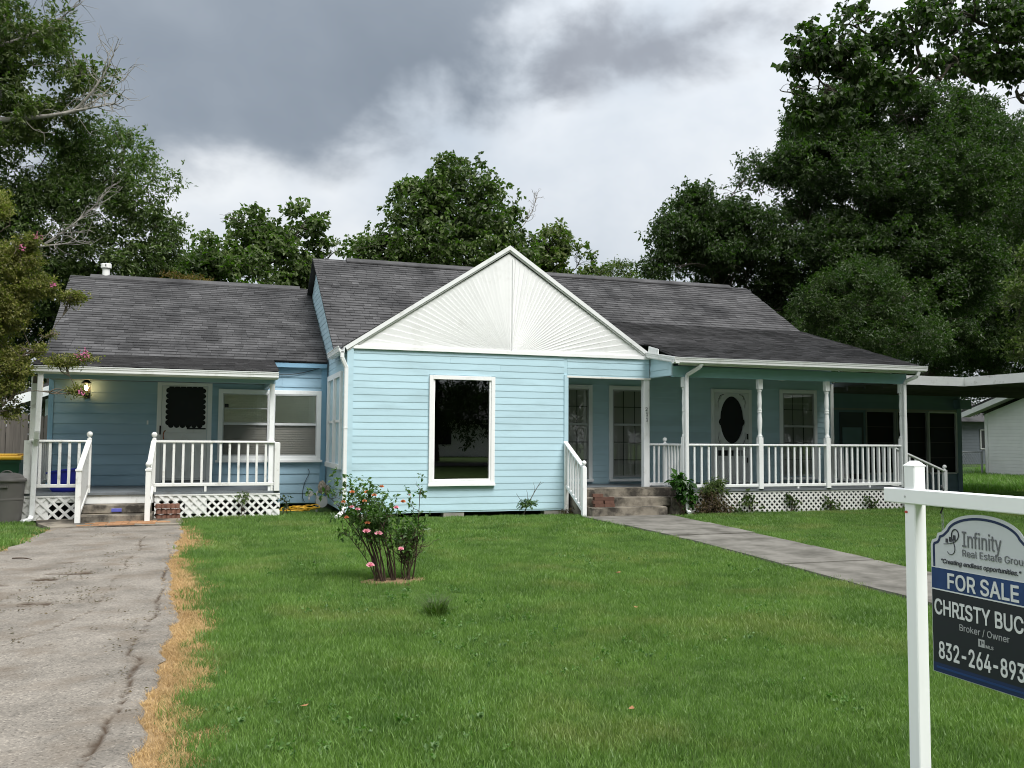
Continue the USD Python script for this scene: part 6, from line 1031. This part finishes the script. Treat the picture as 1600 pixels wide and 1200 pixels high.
# ---- lawn: tufts of blades
def tuft(seed, n, rad, h, w, lean=.5):
    g = np.random.default_rng(seed); V, F, T = [], [], []
    for i in range(n):
        a, r = g.random() * 2 * math.pi, rad * math.sqrt(g.random()); p = np.array((r * math.cos(a), r * math.sin(a), -.01)); b = g.random() * 2 * math.pi; s = np.array((math.cos(b), math.sin(b), 0)) * w / 2 * (.7 + .6 * g.random()); c = g.random() * 2 * math.pi; hh = h * (.5 + .75 * g.random()); o = np.array((math.cos(c), math.sin(c), 0)) * hh * lean * (.3 + g.random())
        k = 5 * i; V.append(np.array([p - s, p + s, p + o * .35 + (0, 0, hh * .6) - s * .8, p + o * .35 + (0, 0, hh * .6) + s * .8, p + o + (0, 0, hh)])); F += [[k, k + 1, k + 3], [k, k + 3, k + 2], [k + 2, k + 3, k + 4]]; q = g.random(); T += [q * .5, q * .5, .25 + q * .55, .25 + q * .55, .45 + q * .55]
    return np.vstack(V), np.array(F), np.array(T)
def scatter(x0, x1, y0, y1, step, seed):
    g = np.random.default_rng(seed); X, Y = np.meshgrid(np.arange(x0, x1, step), np.arange(y0, y1, step)); P = np.stack([X.ravel(), Y.ravel()], 1) + (g.random((X.size, 2)) - .5) * step * 1.3
    return P
def inview(P, m=1.18):
    d = np.c_[P, np.full(len(P), GZ)] - CAM; z = d @ fw; u = (d @ rt) / np.maximum(z, .01); return (z > .3) & (np.abs(u) < 800 / 1398 * m + .04)
def on_lawn(P, straw=False):
    x, y = P[:, 0], P[:, 1]; dr = drive_r(y); dl = drive_l(y); ok = ~((x > dl - .01) & (x < dr + (.005)) & (y < 17.1))
    ok &= ~((x > walk_l(y) - .01) & (x < walk_r(y) + .01) & (y < 15.5)); ok &= ~((x > -3.0) & (x < 1.42) & (y > 17.12)) & ~((x > XL) & (x < 6.85) & (y > 16.28)) & ~((x > 6.7) & (x < 8.95) & (y > 15.3)) & ~((x > 8.9) & (x < 14.35) & (y > YP - .01)) & ~((x > 1.2) & (x < 2.5) & (y > 17.6)) & ~((x > 14.2) & (x < 20.3) & (y > 15.9)) & ~((x > 30.95) & (y > 21) & (y < 29.4)) & ~((x < -2.2) & (y > 16.95)) & ~((x > -2.8) & (x < -.33) & (y > 15.6) & (y < 17.3))
    ok &= ~(((x - 1.86) / .30) ** 2 + ((y - 9.17) / .18) ** 2 < 1); ok &= ~((x > -2.12) & (x < 14.0) & (y > 20))
    return ok
def strawy(P):
    """0..1: how dead the grass is beside the driveway edge."""
    y = P[:, 1]; dr = drive_r(y); wid = np.interp(y, [3, 4.4, 5.2, 5.8, 7.1, 8.5, 9.9, 10.2, 10.9, 11.6, 12.1, 13, 13.4, 14.2, 15.8], [.30, .27, .14, .22, .24, .20, .30, .12, .30, .16, .12, .44, .40, .16, .10]); q = (P[:, 0] - dr) / wid + .7 * (meshkit.fbm(np.c_[P * 4.5, 0 * y], 3, 31) - .5) * 2
    dl = drive_l(y); q2 = (dl - P[:, 0]) / .10 + .5 * (meshkit.fbm(np.c_[P * 4, 0 * y], 2, 7) - .5) * 2; q = np.where(P[:, 0] < -1.3, q2, q)
    return np.clip((1.45 - q) / .8, 0, 1) ** .7 * (y < 16.5)
rng = np.random.default_rng(77)
LAWN = dict(near=(3.0, 7.6, .062, 46, .080, .047, .0042), mid=(7.6, 12.5, .090, 64, .11, .050, .0056), far=(12.5, 30, .15, 76, .18, .056, .0090))
GR, DG = dict(p=[], P=[], q=[], s=[], i=[]), dict(p=[], P=[], q=[], s=[], i=[])
def add(acc, protos, P, q, s):
    acc['i'].append(rng.integers(0, len(protos), len(P)) + len(acc['p'])); acc['p'] += protos; acc['P'].append(np.c_[P, np.full(len(P), GZ)]); acc['q'].append(q); acc['s'].append(s)
for nm, (ya, yb, step, nb_, rad, h, wd) in LAWN.items():
    P = scatter(-6 if nm != 'far' else -9, 22 if nm != 'far' else 42, ya, yb, step, int(ya * 10)); P = P[inview(P)]; P = P[on_lawn(P)]; s = strawy(P); dead = rng.random(len(P)) < s
    G = P[~dead]; n = len(G); thick = .66 + .62 * meshkit.fbm(np.c_[G * .8, 0 * G[:, 0]], 3, 12)
    bushd = np.hypot((G[:, 0] - 1.95) / 1.0, (G[:, 1] - 8.3) / 1.2); thick *= np.clip(.45 + .55 * bushd, .45, 1)
    thick *= np.where((G[:, 0] > XL) & (G[:, 0] < 6.7), np.clip((16.42 - G[:, 1]) / .6, .25, 1), 1)
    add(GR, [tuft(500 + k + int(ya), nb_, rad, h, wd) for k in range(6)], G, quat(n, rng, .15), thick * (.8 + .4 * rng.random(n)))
    D = P[dead]; n = len(D)
    if n: add(DG, [tuft(600 + k + int(ya), int(nb_ * 1.8), rad, h * .52, wd * .6, 1.3) for k in range(5)], D, quat(n, rng, .2), .8 + .4 * rng.random(n))
for nm, acc, m, lab in (('grass', GR, 'grass', 'mown green lawn grass in front of the house'), ('dry_grass', DG, 'straw', 'dead straw-coloured grass along the driveway edge')):
    p = instancer('/World', nm, acc['p'], m, np.vstack(acc['P']), np.vstack(acc['q']), np.concatenate(acc['s']), np.concatenate(acc['i']), label=lab); stage.GetPrimAtPath(p).SetCustomDataByKey('category', 'grass')
# clover and other broad-leaved weeds in the lawn
P = scatter(-.2, 14, 3.4, 15, .16, 91); k_ = meshkit.fbm(np.c_[P * .9, 0 * P[:, 0]], 3, 44); P = P[inview(P) & on_lawn(P) & (k_ > .60) & (np.random.default_rng(3).random(len(P)) < .5)]; P = P[strawy(P) < .1]; n = len(P)
instancer('/World', 'clover', [spray(800 + k, n=16, rad=.055, l=.022, w=.020, droop=0, flat=2.0) for k in range(3)], 'leaf_clover', np.c_[P, np.full(n, GZ + .022)], quat(n, rng, .1), .6 + .6 * rng.random(n), rng.integers(0, 3, n), label='small clover and weeds scattered through the lawn')
# bits of dead leaf and bark lying on the driveway
P = scatter(-2.5, -.3, 3.3, 15.6, .11, 19); g = np.random.default_rng(8); k_ = meshkit.fbm(np.c_[P * (2.2, .9), 0 * P[:, 0]], 3, 71); P = P[(P[:, 0] > drive_l(P[:, 1]) + .03) & (P[:, 0] < drive_r(P[:, 1]) - .02) & inview(P) & (g.random(len(P)) < np.clip((k_ - .50) * 2.4, 0.03, .6))]; n = len(P)
def bits(seed):
    r = np.random.default_rng(seed); V = [leaf_mesh(np.array((*(r.normal(size=2) * .035), .004)), np.array((*r.normal(size=2), .15)), np.array((0, 0, 1.0)) + r.normal(size=3) * .3, .012 + .022 * r.random(), .006 + .012 * r.random(), .2) for _ in range(4)]
    return np.vstack(V), np.vstack([LT + 4 * i for i in range(4)]), np.repeat(r.random(4), 4)
p = instancer('/World', 'leaf_litter', [bits(900 + k) for k in range(4)], 'leaf_dry', np.c_[P, np.full(n, GZ + .014)], quat(n, rng, .1), .6 + .7 * rng.random(n), rng.integers(0, 4, n), label='bits of dead leaf and bark scattered over the driveway'); stage.GetPrimAtPath(p).SetCustomDataByKey('category', 'leaf litter')
# longer grass by the garage and fence
P = scatter(20.5, 40, 20.5, 36, .35, 5); P = P[inview(P) & on_lawn(P)]; n = len(P); instancer('/World', 'long_grass', [tuft(700 + k, 60, .3, .22, .018, .4) for k in range(4)], 'grass_far', np.c_[P, np.full(n, GZ)], quat(n, rng, .2), .6 + .7 * meshkit.fbm(np.c_[P * .5, 0 * P[:, 0]], 3, 2), rng.integers(0, 4, n), label='longer rough grass in front of the white garage')
for q, c in (('clover', 'weeds'), ('long_grass', 'grass')): stage.GetPrimAtPath('/World/' + q).SetCustomDataByKey('category', c)
